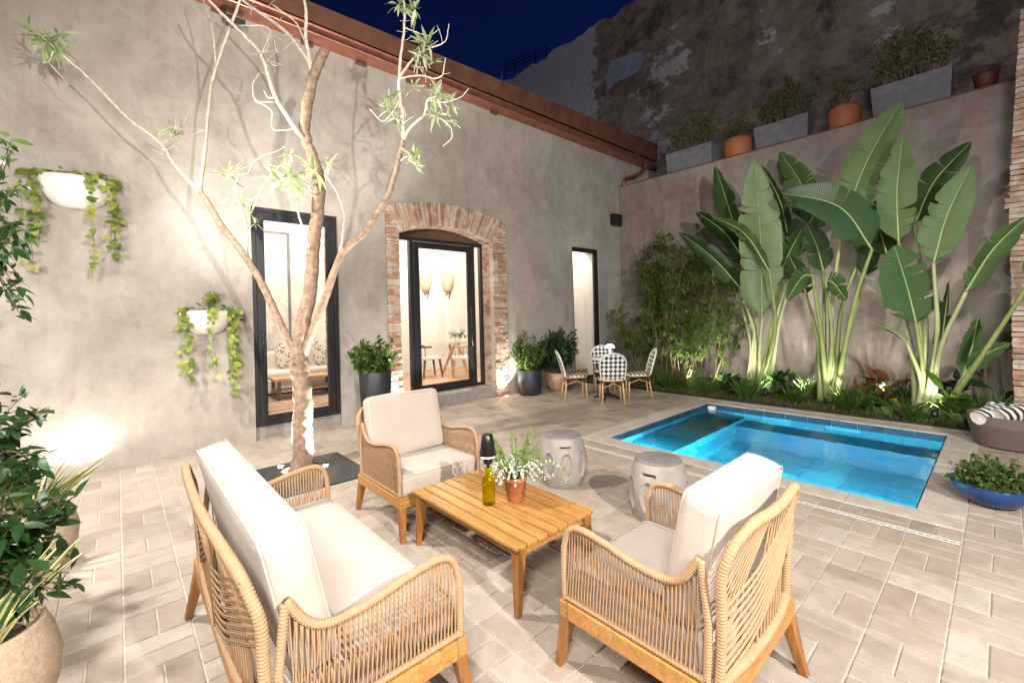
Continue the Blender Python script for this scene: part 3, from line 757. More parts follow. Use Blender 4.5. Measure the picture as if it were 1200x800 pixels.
# tall ruined wall behind
m = MB(); ro = random.Random(14); nn = 140; P = []
for i in range(nn+1):
    x = lerp(-24, 8, i/nn); P.append((x, 12.3, 11.3 + .05*math.sin(i*.9) + ro.uniform(-.07, .07)))
for i in range(nn+1): P.append((P[i][0], 12.3, 0))
for i in range(nn+1): P.append((P[i][0], 12.9, P[i][2]))
for i in range(nn+1): P.append((P[i][0], 12.9, 0))
k = nn+1
m.add(P, [f for i in range(nn) for f in ((k+i, k+i+1, i+1, i), (i, i+1, 2*k+i+1, 2*k+i), (2*k+i, 2*k+i+1, 3*k+i+1, 3*k+i))])
tag(m.build('old_wall', 'old_render', origin=(-4, 12.3, 0)), 'towering weathered wall with peeling dark render behind the planters', 'wall')
ow = bpy.data.objects['old_wall']
pm_ = MB(); c_ = [(716, 72), (735, 64), (752, 60), (754, 70), (748, 84), (734, 92), (722, 96), (712, 108), (710, 92)]
P = [at(x, y, 1, 12.29) for x, y in c_]; q = len(P); P += [p+Vector((0, .03, 0)) for p in P]
pm_.add(P, [tuple(range(q))]+[(i, q+i, q+(i+1) % q, (i+1) % q) for i in range(q)])
pm_.v = [(a+4, b-12.3, c) for a, b, c in pm_.v]
pm_.build('repair_patch', 'patch_blue', ow)
# brick pier at right
pr_ = thing('brick_pillar', 'pale weathered brick pillar beside the striped towel basket', 'pillar', (.3, 8.7, 0))
bs = MB(); rb = random.Random(9)
z = 0.0
while z < 5.3:
    h = .07; half = .24
    if 2.76 < z < 2.9: grow = .035
    elif z >= 2.9: grow = -.06*(z-2.9)
    else: grow = 0
    for (x0, x1) in ((.065-grow, .31), (.31, .56)):
        w = x1-x0; brick(((x0+x1)/2, 8.95, z+h/2), (w-.008, .5, h-.009), None, .007)
    z += h
bs.build('shaft', 'brick_pale', pr_, True)
for o_ in (gw, pr_, house): o_['kind'] = 'thing'
bpy.data.objects['old_wall']['kind'] = 'thing'

# ================================================================== FURNITURE
def rope_tube(mb, pts, r, pitch=.011, n=9):
    pts = [Vector(p) for p in pts]; L = [0]
    for a, b in zip(pts, pts[1:]): L.append(L[-1]+(b-a).length)
    out, rad, k, s, i = [], [], 0, 0.0, 0
    while s < L[-1]:
        while i < len(L)-2 and L[i+1] < s: i += 1
        t = (s-L[i])/max(1e-9, L[i+1]-L[i]); out.append(lerp(pts[i], pts[i+1], t)); rad.append(r*(1.0, 1.06, 1.0, .86)[k % 4]); k += 1; s += pitch/4*1.0
    mb.tube(out, rad, n)
def cushion(name, size, parent, loc, rot=None, r=.04, puff=.02, mat='cushion_cream', seed=1, sag=0.0, label=None):
    """a stuffed cushion: rounded block, faces bulging, seams along the edges"""
    rr = random.Random(seed); sx, sy, sz = (k/2 for k in size); bm = bmesh.new(); bmesh.ops.create_cube(bm, size=2)
    bmesh.ops.subdivide_edges(bm, edges=bm.edges[:], cuts=15, use_grid_fill=True)
    ph = [rr.uniform(0, 6) for _ in range(8)]
    for v in bm.verts:
        u = Vector(v.co); 
        # cluster grid lines toward edges
        q = Vector((math.copysign(abs(u.x)**.8, u.x)*sx, math.copysign(abs(u.y)**.8, u.y)*sy, math.copysign(abs(u.z)**.8, u.z)*sz))
        c = Vector((max(-sx+r, min(sx-r, q.x)), max(-sy+r, min(sy-r, q.y)), max(-sz+r, min(sz-r, q.z))))
        d = q-c
        if d.length > 1e-9: q = c + d.normalized()*min(r, d.length) if d.length > r else q
        a, b, e = q.x/sx, q.y/sy, q.z/sz
        bulge = Vector(((1-b*b)*(1-e*e)*a, (1-a*a)*(1-e*e)*b, (1-a*a)*(1-b*b)*e))
        q = q + bulge*puff
        w = math.sin(q.x*9+ph[0])*math.sin(q.y*8+ph[1])+.5*math.sin(q.x*21+q.z*13+ph[2])*math.sin(q.y*17+ph[3])
        q = q + q.normalized()*w*.0055
        q.z -= sag*(1-a*a)
        v.co = q
    me = bpy.data.meshes.new(name); bm.to_mesh(me); bm.free()
    for p in me.polygons: p.use_smooth = True
    me.materials.append(MATS[mat]); o = bpy.data.objects.new(name, me); C.objects.link(o); o.parent = parent
    o.location = loc
    if rot is not None: o.rotation_euler = rot
    # piping seams
    pm = MB()
    for sgn in (-1, 1):
        ax = min(range(3), key=lambda i: size[i]); oth = [i for i in range(3) if i != ax]; h = [sx, sy, sz]; pts = []
        ha, hb = h[oth[0]]-r*.22, h[oth[1]]-r*.22; cr = r*.9
        for qx, qy, a0 in ((1, 1, 0), (-1, 1, 90), (-1, -1, 180), (1, -1, 270)):
            for k in range(5):
                an = R_(a0+k*22.5); p = [0, 0, 0]; p[oth[0]] = qx*(ha-cr)+cr*math.cos(an); p[oth[1]] = qy*(hb-cr)+cr*math.sin(an)
                p[ax] = sgn*(h[ax]-r*.22); p[2] -= sag*(1-(p[0]/sx)**2); pts.append(p)
        full = []
        for i in range(len(pts)):
            a, b = Vector(pts[i]), Vector(pts[(i+1) % len(pts)]); seg = 8 if (b-a).length > .1 else 1
            for k in range(seg): 
                q = lerp(a, b, k/seg); full.append(q)
        full.append(Vector(pts[0])); pm.tube(full, .0048, 6, caps=False)
    pm.build('piping', mat, o)
    return o
def cords(mb, pairs, r=.0032, mid=None):
    for a, b, off in pairs:
        a, b = Vector(a), Vector(b); pts = [a, lerp(a, b, .5)+off, b] if off is not None else [a, b]
        if off is not None: pts = spline(pts, 4)
        mb.tube(pts, r, 5, caps=False)
def lounge(name, label, cat, loc, rotz, W, D, group, two=False, seed=1):
    t = thing(name, label, cat, loc, rotz, group); rc = random.Random(seed)
    hw, hd = W/2, D/2
    m = MB()     # timber apron
    m.box((0, hd-.022, .272), (W-.006, .044, .076)); m.box((0, -hd+.022, .272), (W-.006, .044, .076))
    for s in (-1, 1): m.box((s*(hw-.022), 0, .272), (.044, D-.092, .076))
    m.box((0, 0, .262), (.05, D-.092, .04))
    for k in range(6): m.box((0, -hd+.13+k*(D-.26)/5, .29), (W-.1, .055, .015))
    m.build('frame', 'teak', t, bevel=.006)
    for sx in (-1, 1):
        for sy in (-1, 1):
            m = MB(); m.bar((sx*(hw-.036), sy*(hd-.04), .30), (sx*(hw-.012), sy*(hd+(.015 if sy > 0 else .03)), 0), .06, .034, Vector((0, 1, 0)))
            m.build('leg', 'teak_leg', t, bevel=.004)
    rr = .0155
    for s in (-1, 1):
        x = s*(hw-.018)
        fy = hd-.025; by = -hd+.05
        path = spline([(x, fy, .318), (x, fy+.003, .45), (x, fy-.004, .56), (x, fy-.035, .632), (x, fy-.10, .655), (x, fy-.22, .642), (x, fy-.36, .615), (x, by+.16, .612), (x, by+.085, .655), (x, by+.03, .74)], 8)
        a = MB(); rope_tube(a, path, rr); rope_tube(a, [(x, by+.015, .33), (x, by+.005, .52), (x, by+.028, .735)], rr*.92)
        rope_tube(a, [(x, fy-.01, .325), (x, by+.02, .325)], .0135, .013)
        arm = a.build('arm', 'rope_tan', t)
        w = MB(); N = 37
        def top(y):
            best = min(path, key=lambda p: abs(p.y-y) + (0 if p.z > .5 else 9)); return best.z
        for k in range(N):
            y = lerp(by+.05, fy-.022, k/(N-1))
            for e, sh in ((-.0048, .014), (.0048, -.012)):
                j = rc.uniform(-.003, .003)
                w.tube([(x+.008*(1 if e > 0 else -1), y+e+sh, .322), (x+.004*(1 if e > 0 else -1), y+e*1.4+j, lerp(.33, top(y), .55)), (x, y+e*.8-sh*.6, top(y)-.006)], .0033, 5, caps=False)
        w.build('cord_weave', 'rope_tan', arm)
    # back frame, leaning
    def bk(u, z):     # point on the leaning back surface
        lean = (z-.32)*.10 if z < .7 else .038+(z-.7)*.42
        return Vector((u, -hd+.035-lean*.6-.03*(1-(u/hw)**2), z))
    hwb = hw-.03
    half = [(hwb, .315), (hwb-.004, .45), (hwb+.004, .60), (hwb+.012, .70), (hwb-.004, .785), (hwb-.06, .835), (hwb*.62, .858), (hwb*.3, .852), (0, .848)]
    full = half + [(-u, z) for u, z in reversed(half[:-1])]
    b = MB(); P = spline([bk(u, z) for u, z in full], 8); rope_tube(b, P, .0185, .012, 10)
    rope_tube(b, [bk(hwb, .33), bk(hwb*.5, .325), bk(0, .325), bk(-hwb*.5, .325), bk(-hwb, .33)], .021, .014)
    if two:
        b.tube([bk(.012, .33), bk(.012, .6), bk(.012, .845)], .016, 8)
    back = b.build('backrest', 'rope_tan', t)
    c = MB()
    def topz(u): return .85
    spans = [(-hwb, 0), (0, hwb)] if two else [(-hwb, hwb)]
    for (ua, ub) in spans:
        w_ = ub-ua; N = 9
        for k in range(N):       # upright cords through the middle of the panel
            u = lerp(ua+w_*.40, ua+w_*.80, k/(N-1))
            for e in (-.0042, .0042): c.tube([bk(u+e, .33), bk(u+e+.004, .6), bk(u+e*.6+.012, .845)], .0028, 5, caps=False)
        N = 9
        for k in range(N):       # bundle sweeping from the low side up to the high side, in front and behind
            za, zb = lerp(.345, .60, k/(N-1)), lerp(.63, .83, k/(N-1))
            for s in (1, -1):
                if s < 0: continue
                A_, B_ = (ua+.012, ub-.012) if s > 0 else (ub-.012, ua+.012)
                for e in (-.004, .004):
                    q = [bk(A_, za+e), bk(lerp(A_, B_, .33), lerp(za, zb, .22)+e), bk(lerp(A_, B_, .68), lerp(za, zb, .62)+e), bk(B_, zb+e*.5)]
                    q = [p+Vector((0, -.010*s, 0)) for p in q]; c.tube(spline(q, 4), .0031, 5, caps=False)
        N = 12
        for k in range(N):       # fans in the two upper corners
            f = k/(N-1)
            for s in (1, -1):
                A_, B_ = (ua+.01, ub) if s > 0 else (ub-.01, ua)
                c.tube([bk(A_, lerp(.50, .80, f)), bk(lerp(A_, B_, lerp(.42, .06, f)), .846)], .0031, 5, caps=False)
    c.build('cord_weave', 'rope_tan', back)
    cushion('seat_cushion', (W-.085, D-.07, .135), t, (0, .02, .378), None, .028, .007, seed=seed)
    cushion('back_cushion', (W-.10, .15, .50), t, (0, -hd+.135, .69), (R_(12), 0, 0), .034, .014, seed=seed+5)
    return t
lounge('sofa', 'two seat rope sofa with cream cushions facing the slatted coffee table', 'sofa', (-2.225, .66, 0), 0, 1.52, .74, None, True, 3)
lounge('armchair', 'rope armchair seen from behind on the pool side of the table', 'armchair', (-1.0, 1.835, 0), R_(90), .74, .73, 'rope armchairs at the coffee table', False, 4)
lounge('armchair', 'rope armchair seen from the front between the tree and the table', 'armchair', (-3.24, 1.835, 0), R_(-90), .74, .73, 'rope armchairs at the coffee table', False, 7)

# coffee table
tb = thing('coffee_table', 'low teak coffee table with a slatted top between the sofa and armchairs', 'table', (-2.25, 1.85, 0))
m = MB()
N = 8
for k in range(N):
    y = lerp(-.29, .29, k/(N-1)); m.box((0, y, .369), (1.08, .58/(N-1)-.0135, .022))
m.build('table_top', 'teak', tb, bevel=.003)
m = MB()
for s in (-1, 1): m.box((0, s*.27, .33), (.99, .026, .052)); m.box((s*.495, 0, .33), (.026, .513, .052))
for s in (-.25, .25): m.box((s, 0, .345), (.04, .513, .022))
m.build('apron', 'teak', tb, bevel=.003)
for sx in (-1, 1):
    for sy in (-1, 1):
        m = MB(); m.bar((sx*.50, sy*.275, .356), (sx*.513, sy*.305, 0), .062, .03); m.build('leg', 'teak_leg', tb, bevel=.004)

# concrete drum stools
def stool(label, loc, rotz):
    t = thing('drum_stool', label, 'stool', loc, rotz, 'concrete drum stools')
    n, k = 168, 84; prof = []
    for i in range(k+1):
        f = i/k; z = .45*f; r = .172 + .053*math.sin(math.pi*min(1, max(0, f)))**.8
        if f > .94: r -= .0
        prof.append((r, z))
    P = []
    for r, z in prof:
        for j in range(n):
            a = 2*math.pi*j/n; q = ((a/(2*math.pi)*8) % 1.0)-.5; arc = q*(2*math.pi/8)*r
            e = math.sqrt((arc/.056)**2 + ((z-.215)/.115)**2); d = 0
            if e < 1: d = .024*min(1, (1-e)/.16)
            elif e < 1.14: d = -.003
            for a0 in (R_(22.5), R_(202.5)):
                da = (a-a0+math.pi) % (2*math.pi)-math.pi; w = abs(da)*r; zz = abs(z-.375)
                if w < .052 and zz < .014: d = .07
            P.append(((r-d)*math.cos(a), (r-d)*math.sin(a), z))
    m = MB(); m.add(P, [(i*n+j, i*n+(j+1) % n, (i+1)*n+(j+1) % n, (i+1)*n+j) for i in range(k) for j in range(n)], True)
    m.build('drum', 'concrete', t)
    m = MB(); m.lathe([(.0001, .462), (.155, .462), (.166, .459), (.172, .45), (.1, .449)], 64); m.build('seat', 'concrete_top', t)
    return t
stool('grey concrete drum stool farther from the pool, behind the coffee table', (-2.80, 3.10, 0), R_(120))
stool('grey concrete drum stool close to the pool edge, beside the armchair back', (-1.80, 3.09, 0), R_(76))

# things on the coffee table
pt = thing('flower_pot', 'small terracotta pot of yellow green fern and white flowers on the table', 'potted plant', (-2.16, 1.93, .381))
m = MB(); m.lathe([(.0001, 0), (.052, 0), (.056, .006), (.070, .128), (.076, .132), (.076, .158), (.066, .158), (.06, .13), (.0001, .128)], 40); r_ = random.Random(12); kk = len(m.f)
for k in range(9):
    a = r_.uniform(0, 6.28); z = r_.uniform(.03, .11); rr = .0585+.0125*z/.125; m.lathe([(.0001, .0), (.006, .0), (.006, .003)], 8, (0, 0, 0))
    mm = Matrix.Translation((rr*math.cos(a), rr*math.sin(a), z)) @ Matrix.Rotation(a, 4, 'Z') @ Matrix.Rotation(R_(90), 4, 'Y')
    for i in range(24): m.v[-24+i] = tuple(mm @ Vector(m.v[-24+i]))
m.mi[kk:] = [1]*(len(m.mi)-kk); m.build('pot', ['terracotta', 'black_plastic'], pt)
sm_, fm, wm = MB(), MB(), MB()
def fern(stem, fol, base, tip, sag, n, ll, lw, r, mb2=None, p2=0.0):
    base, tip = Vector(base), Vector(tip); pts = spline([base, lerp(base, tip, .5)+Vector((0, 0, sag)), tip], 8)
    stem.tube(pts, [lerp(.0022, .0009, i/(len(pts)-1)) for i in range(len(pts))], 4, caps=False)
    for k in range(n):
        t = r.uniform(.18, 1); x = t*(len(pts)-1); j = min(int(x), len(pts)-2); p = lerp(pts[j], pts[j+1], x-j); d = (pts[j+1]-pts[j]).normalized()
        tgt = mb2 if (mb2 is not None and r.random() < p2) else fol
        leaf(tgt, p, d*.5+rvec(r), ll*r.uniform(.6, 1.1)*(1.2-t*.5), lw*r.uniform(.7, 1.1), (Vector((0, 0, 1))+rvec(r)*.6).normalized())
for k in range(30):
    a = r_.uniform(0, 6.28); L = r_.uniform(.12, .26); fern(sm_, fm, (.02*math.cos(a), .02*math.sin(a), .13), (L*.9*math.cos(a)-.07, L*.9*math.sin(a)+.06, .15+r_.uniform(.08, .28)), .05, 46, .024, .011, r_)
for k in range(34):
    a = r_.uniform(0, 6.28); L = r_.uniform(.10, .22); fern(sm_, fm, (.02*math.cos(a), .02*math.sin(a), .13), (L*math.cos(a), L*math.sin(a), .13+r_.uniform(-.03, .10)), .08, 50, .020, .014, r_, wm, .72)
for k in range(5):
    fern(sm_, fm, (.03, .0, .14), (.20+r_.uniform(0, .1), .10+r_.uniform(0, .16), .10+r_.uniform(-.02, .12)), .08, 46, .02, .012, r_, wm, .45)
fm.build('foliage', 'leaf_fern', pt); wm.build('blossom', 'flower_white', pt); sm_.build('stems', 'stem_green', pt)
bl = thing('bottle_lamp', 'green glass bottle lamp with a black shade on the coffee table', 'lamp', (-2.235, 1.765, .381))
m = MB(); m.lathe([(.0001, .004), (.036, .0), (.040, .006), (.040, .125), (.040, .15), (.034, .17), (.024, .19), (.020, .20), (.020, .225), (.022, .227), (.022, .235), (.012, .235)], 32); m.build('bottle', 'green_glass', bl)
m = MB(); m.lathe([(.010, .235), (.010, .26), (.028, .262), (.03, .27), (.03, .31)], 20); m.build('fitting', 'black_plastic', bl)
m = MB(); m.lathe([(.054, .315), (.034, .445), (.032, .447), (.0001, .447)], 32); m.build('shade', 'black_plastic', bl, solid=.002)
m = MB(); m.lathe([(.0001, .30), (.042, .303), (.046, .309), (.042, .313), (.0001, .315)], 24); m.build('diffuser', 'lit_shade', bl)
lamp('POINT', 'lamp_glow', (0, 0, .285), 2.2, WARM, size=.02, parent=bl)

# ------------------------------------------------------------------ bistro set
bt = thing('bistro_table', 'small round cafe table with a pale top and black pedestal', 'table', (-4.86, 6.66, 0))
m = MB(); m.lathe([(.0001, .725), (.29, .725), (.30, .732), (.30, .748), (.292, .755), (.0001, .755)], 40); m.build('table_top', 'white_ceramic', bt)
m = MB(); m.lathe([(.022, .05), (.022, .6), (.03, .66), (.14, .715), (.14, .724), (.0001, .724)], 16)
for k in range(4):
    a = R_(45*0+90*k+20); m.bar((0.01*math.cos(a), .01*math.sin(a), .11), (.26*math.cos(a), .26*math.sin(a), .015), .045, .03, Vector((0, 0, 1)))
m.build('pedestal', 'black_metal', bt, bevel=.003)
lm = thing('table_lamp', 'small white cordless mushroom lamp on the round cafe table', 'lamp', (-4.74, 6.60, .757))
m = MB(); m.lathe([(.0001, 0), (.05, 0), (.052, .012), (.014, .018), (.012, .19)], 20); m.build('stand', 'white_paint', lm)
m = MB(); m.lathe([(.085, .185), (.08, .20), (.06, .235), (.03, .25), (.0001, .253)], 24); m.build('shade', 'lit_shade', lm, solid=.003)
def bistro():
    t = thing('bistro_chair', '', 'chair', (0, 0, 0), 0, 'cafe chairs with black and white weave'); W = .40
    m = MB()        # seat (front = +y)
    P = []; n = 32
    for zz, s in ((.435, .96), (.445, 1.0), (.458, 1.0), (.464, .95)):
        for j in range(n):
            a = 2*math.pi*j/n; c, s_ = math.cos(a), math.sin(a); q = (abs(c)**3.2+abs(s_)**3.2)**(-1/3.2); P.append((.215*q*c*s, .205*q*s_*s, zz))
    F = [(i*n+j, i*n+(j+1) % n, (i+1)*n+(j+1) % n, (i+1)*n+j) for i in range(3) for j in range(n)] + [tuple(reversed(range(n))), tuple(range(3*n, 4*n))]
    m.add(P, F); m.build('seat', 'bistro_weave', t, uv=lambda c: (c.x, c.y))
    def bp_(u, v):   # back surface, v 0..1 up
        return Vector((u, -.205-.11*v-.02*v*v + .12*(u*u)/.16*.3, .47+.43*v))
    def hwid(v): return .195+.02*math.sin(v*2.2) if v < .55 else (.195+.02*math.sin(1.21))*math.sqrt(max(0, 1-((v-.55)/.45)**2.4))
    m = MB(); nu, nv = 14, 20; P = []
    for d in (0, -.008):
        for j in range(nv+1):
            v = lerp(.03, .985, j/nv); h = hwid(v)-.008
            for i in range(nu+1): P.append(bp_(lerp(-h, h, i/nu), v)+Vector((0, d, 0)))
    k = (nu+1)*(nv+1); F = []
    for j in range(nv):
        for i in range(nu):
            a = j*(nu+1)+i; F += [(a, a+1, a+nu+2, a+nu+1), (k+a+nu+1, k+a+nu+2, k+a+1, k+a)]
    m.add(P, F, True); m.build('backrest', 'bistro_weave', t, uv=lambda c: (c.x, c.z))
    m = MB(); loop = [bp_(-hwid(v), v) for v in np.linspace(-.05, .99, 24)]; loop += [bp_(hwid(v), v) for v in np.linspace(.99, -.05, 24)]
    m.tube(loop, .0125, 8); m.build('back_frame', 'cane_white', t)
    m = MB()
    for k in range(32):
        a = 2*math.pi*k/32
    ring = []
    for j in range(33):
        a = 2*math.pi*j/32; c, s_ = math.cos(a), math.sin(a); q = (abs(c)**3.2+abs(s_)**3.2)**(-1/3.2); ring.append((.216*q*c, .206*q*s_, .432))
    m.tube(ring, .013, 8, caps=False)
    for sx in (-1, 1):
        m.tube([(sx*.17, .17, .30), (sx*.19, 0, .37), (sx*.18, -.19, .30)], .008, 6)
    m.tube([(-.17, .17, .30), (0, .185, .39), (.17, .17, .30)], .008, 6); m.tube([(-.17, -.19, .30), (0, -.205, .39), (.17, -.19, .30)], .008, 6)
    m.build('seat_frame', 'legs_cane', t)
    for sx in (-1, 1):
        for sy in (-1, 1):
            m = MB(); m.tube([(sx*.165, sy*.165, .44), (sx*.185, sy*(.185 if sy > 0 else .225), 0)], [.0165, .0145], 10); lg = m.build('leg', 'legs_cane', t)
            m = MB(); m.tube([(sx*.165, sy*.165, .432), (sx*.172, sy*.174, .33)], [.0195, .0185], 10); m.build('binding', 'dark_binding', lg)
    return t
bc = bistro(); tc_ = Vector((-4.86, 6.66))
spots = [((-5.24, 6.20), 'woven cafe chair in side view next to the dark and terracotta planters'), ((-4.50, 6.28), 'woven cafe chair with its back to the camera, in front of the table'),
         ((-4.46, 7.02), 'woven cafe chair beside the bamboo and planting bed'), ((-5.26, 7.10), 'woven cafe chair facing the camera behind the small table')]
for i, ((x, y), lab) in enumerate(spots):
    d = tc_-Vector((x, y)); rz = math.atan2(d.y, d.x)-math.pi/2
    if i == 0: bc.location = (x, y, .007); bc.rotation_euler = (0, 0, rz); bc['label'] = lab
    else: dup(bc, (x, y, .007), rz, lab)

# ------------------------------------------------------------------ planters along the house wall
def potplant(name, label, cat, loc, prof, potmat, leafm, center, rad, nst, per, ll, lw, seed, group=None, droop=.25, spread=.08, n=36, soilz=None, t0=.35):
    t = thing(name, label, cat, loc, 0, group); r = random.Random(seed)
    m = MB(); m.lathe(prof, n); m.build('pot', potmat, t)
    top = max(z for _, z in prof); rt_ = max(q for q, z in prof if z > top-.08); sz = soilz or top-.04
    m = MB(); m.lathe([(.0001, sz+.01), (rt_*.6, sz+.006), (rt_*.94, sz)], 20, jitter=.02, rnd=r); m.build('soil', 'soil', t)
    s, f = MB(), MB(); shrub(s, f, (0, 0, sz), center, rad, nst, per, ll, lw, r, droop, spread, t0); f.build('foliage', leafm, t); s.build('stems', 'stem_brown', t)
    return t
def cylpot(r0, r1, h, th=.02): return [(.0001, 0), (r0-.02, 0), (r0, .02), (r1, h-.01), (r1-.004, h), (r1-th, h), (r1-th-.01, h-.06), (.0001, h-.07)]
potplant('potted_shrub', 'bushy green shrub in a tall black planter left of the arched doorway', 'potted plant', (-6.27, 2.86, 0), cylpot(.20, .235, .80), 'black_planter', 'leaf_shrub', (0, 0, 1.06), (.36, .36, .28), 60, 22, .095, .05, 31)
potplant('potted_shrub', 'fine leaved green shrub in a dark rounded planter right of the arched doorway', 'potted plant', (-6.28, 6.06, 0), [(.0001, 0), (.19, 0), (.225, .04), (.235, .2), (.23, .48), (.222, .50), (.205, .50), (.2, .43), (.0001, .42)], 'black_planter', 'leaf_shrub', (0, 0, .86), (.44, .44, .40), 100, 26, .085, .026, 32)
potplant('potted_shrub', 'dark leaved shrub in a round terracotta pot below the narrow window', 'potted plant', (-6.22, 6.80, 0), [(.0001, 0), (.15, 0), (.2, .05), (.235, .2), (.23, .33), (.21, .36), (.19, .36), (.18, .30), (.0001, .29)], 'terracotta_pale', 'leaf_dark', (0, .05, .90), (.46, .56, .48), 105, 24, .10, .05, 33)
# blue bowl by the pool
potplant('bowl_planter', 'small leaved bush overflowing a wide glossy dark blue bowl', 'potted plant', (-.085, 5.10, .008), [(.0001, 0), (.11, 0), (.15, .02), (.215, .09), (.245, .165), (.24, .172), (.228, .165), (.19, .10), (.0001, .08)], 'blue_glaze', 'leaf_shrub', (-.01, .0, .24), (.27, .27, .16), 130, 30, .034, .021, 34, None, .3, .15, 44, .13, .3)

# ------------------------------------------------------------------ towel basket
bx, by_ = .03, 7.27
t = thing('rope_basket', 'coiled grey brown rope basket holding rolled towels by the pillar', 'basket', (bx, by_, .008))
prof = [(.0001, .004), (.25, .004)]; 
for k in range(27):
    z = .012 + k*.0125; r = .27+.055*min(1, k/18); prof += [(r+.007, z), (r+.0105, z+.006), (r+.007, z+.0115)]
prof += [(.31, .345)] + [(.30-.05*(1-z/.33), z) for z in np.linspace(.33, .03, 6)] + [(.0001, .03)]
m = MB(); m.lathe(prof, 64); m.build('basket', 'basket_rope', t)
def towel(label, c, ang, L, rad, tilt, seed):
    # a rolled beach towel: thick roll with layered ends
    o_ = MB(); n = 40; k = 14; R = random.Random(seed)
    ax = Vector((math.cos(ang)*math.cos(tilt), math.sin(ang)*math.cos(tilt), math.sin(tilt))); u = ax.cross(Vector((0, 0, 1))).normalized(); v = u.cross(ax)
    P = []; A = []
    for i in range(k+1):
        s = (i/k-.5)*L; rr = rad*(1-.10*abs(2*i/k-1)**4)
        for j in range(n):
            a = 2*math.pi*j/n; q = rr*(1+.04*math.sin(3*a+i*.4+seed)+.02*math.sin(7*a-i)); P.append(Vector(c)+ax*(s+.006*math.sin(a*2+seed))+u*q*math.cos(a)+v*q*math.sin(a)*.92); A.append(i/k)
    F = [(i*n+j, i*n+(j+1) % n, (i+1)*n+(j+1) % n, (i+1)*n+j) for i in range(k) for j in range(n)]
    o_.add(P, F, True, 0, A)
    for i, sg in ((0, -1), (k, 1)):
        prev = [i*n+j for j in range(n)]
        ring = []
        for q, dz in ((.75, .012), (.5, -.004), (.25, .008), (.02, 0)):
            base = len(o_.v)
            for j in range(n): 
                p = Vector(P[i*n+j]); cc = Vector(c)+ax*((i/k-.5)*L); o_.v.append(tuple(cc+(p-cc)*q+ax*sg*dz)); o_.att.append(A[i*n+j])
            cur = list(range(base, base+n))
            for j in range(n): o_.f.append((prev[j], prev[(j+1) % n], cur[(j+1) % n], cur[j]) if sg < 0 else (cur[j], cur[(j+1) % n], prev[(j+1) % n], prev[j])); o_.sm.append(True); o_.mi.append(0)
            prev = cur
    tag(o_.build('towel', 'towel_stripe', origin=c, attr='vein'), label, 'towel', 'rolled striped towels in the basket')
towel('rolled navy and white striped towel at the pool end of the basket', (bx-.15, by_-.10, .36), R_(60), .36, .085, R_(12), 1)
towel('rolled navy and white striped towel in the middle of the basket', (bx+.02, by_-.08, .38), R_(50), .38, .09, R_(8), 2)
towel('rolled navy and white striped towel on the far side of the basket', (bx+.02, by_+.12, .37), R_(20), .40, .09, R_(-6), 3)
# drain
dch = thing('drain_channel', 'narrow white slotted drain set in the pavers along the pool', 'drain', (-1.85, 4.119, 0))
m = MB(); m.box((0, 0, -.004), (3.27, .040, .008)); m.build('channel', 'black_plastic', dch)
m = MB()
for k in range(82): m.box((-1.62+.04*k, 0, .0042), (.016, .030, .005))
m.build('bars', 'drain_white', dch)
for sg in (-1, 1):
    m = MB(); m.box((0, sg*.0195, .005), (3.27, .006, .009)); m.build('rail', 'drain_white', dch)

# ================================================================== PLANTING
# ---- the courtyard tree
TD = depth((-5.06, 1.44, .5))
tree = thing('courtyard_tree', 'slim pale branched tree with sparse leaf rosettes rising from the dark grate', 'tree', (-5.06, 1.44, 0))
tk, brm, lvm = MB(), MB(), MB(); rtr = random.Random(77)
def tp(x, y, dz=0): return deep(x, y, TD+dz)
def branch(mb, pts, r0, r1, n=9, sub=5, wob=.004):
    P = spline([tp(*p) for p in pts], sub); k = len(P)
    P = [p+rvec(rtr)*wob*(0 if i in (0, k-1) else 1) for i, p in enumerate(P)]
    mb.tube(P, [lerp(r0, r1, (i/(k-1))**.8)*rtr.uniform(.95, 1.06) for i in range(k)], n); return P
tk.tube([(-5.06, 1.44, -.05), (-5.06, 1.44, 0)], [.14, .12], 14)
branch(tk, [(352, 552), (355, 530), (354, 500), (355, 470), (352, 440), (350, 410)], .106, .088, 16, 8, .006)
branch(tk, [(350, 420), (353, 390), (361, 355), (365, 325), (367, 285), (372, 250), (374, 215), (368, 190), (360, 168), (357, 150), (361, 118), (368, 88), (381, 58)], .076, .050, 14, 6, .006)
branch(tk, [(351, 425), (340, 402), (325, 372), (308, 335), (287, 300), (262, 268), (245, 240), (233, 222)], .046, .027, 12)
branch(tk, [(351, 425), (362, 398), (378, 358), (398, 302), (414, 284), (428, 272), (440, 254), (454, 232), (464, 202), (473, 163)], .046, .024, 12)
# thinner white branches
branch(brm, [(235, 226), (206, 195, -.05), (188, 168, -.08), (152, 140, -.18), (122, 110, -.28), (96, 84, -.38), (74, 66, -.46), (58, 50, -.52)], .022, .007)
branch(brm, [(72, 65, -.46), (64, 60, -.5), (58, 72, -.5), (50, 74, -.52)], .006, .003, 6); branch(brm, [(58, 74, -.5), (80, 100, -.45)], .005, .003, 6); branch(brm, [(192, 172, -.08), (186, 158, -.1), (200, 148, -.1)], .006, .003, 6)
branch(brm, [(234, 224), (239, 185), (244, 130), (250, 90, -.1), (264, 48, -.15), (280, 5, -.2), (292, -30, -.2)], .022, .011)
branch(brm, [(253, 84, -.1), (250, 40, -.05), (240, 5), (232, -20)], .013, .006, 6)
branch(brm, [(374, 212), (362, 172), (345, 150, -.1), (322, 112, -.15), (306, 66, -.2), (278, 34, -.25), (248, 4, -.3), (230, -20, -.3)], .028, .013)
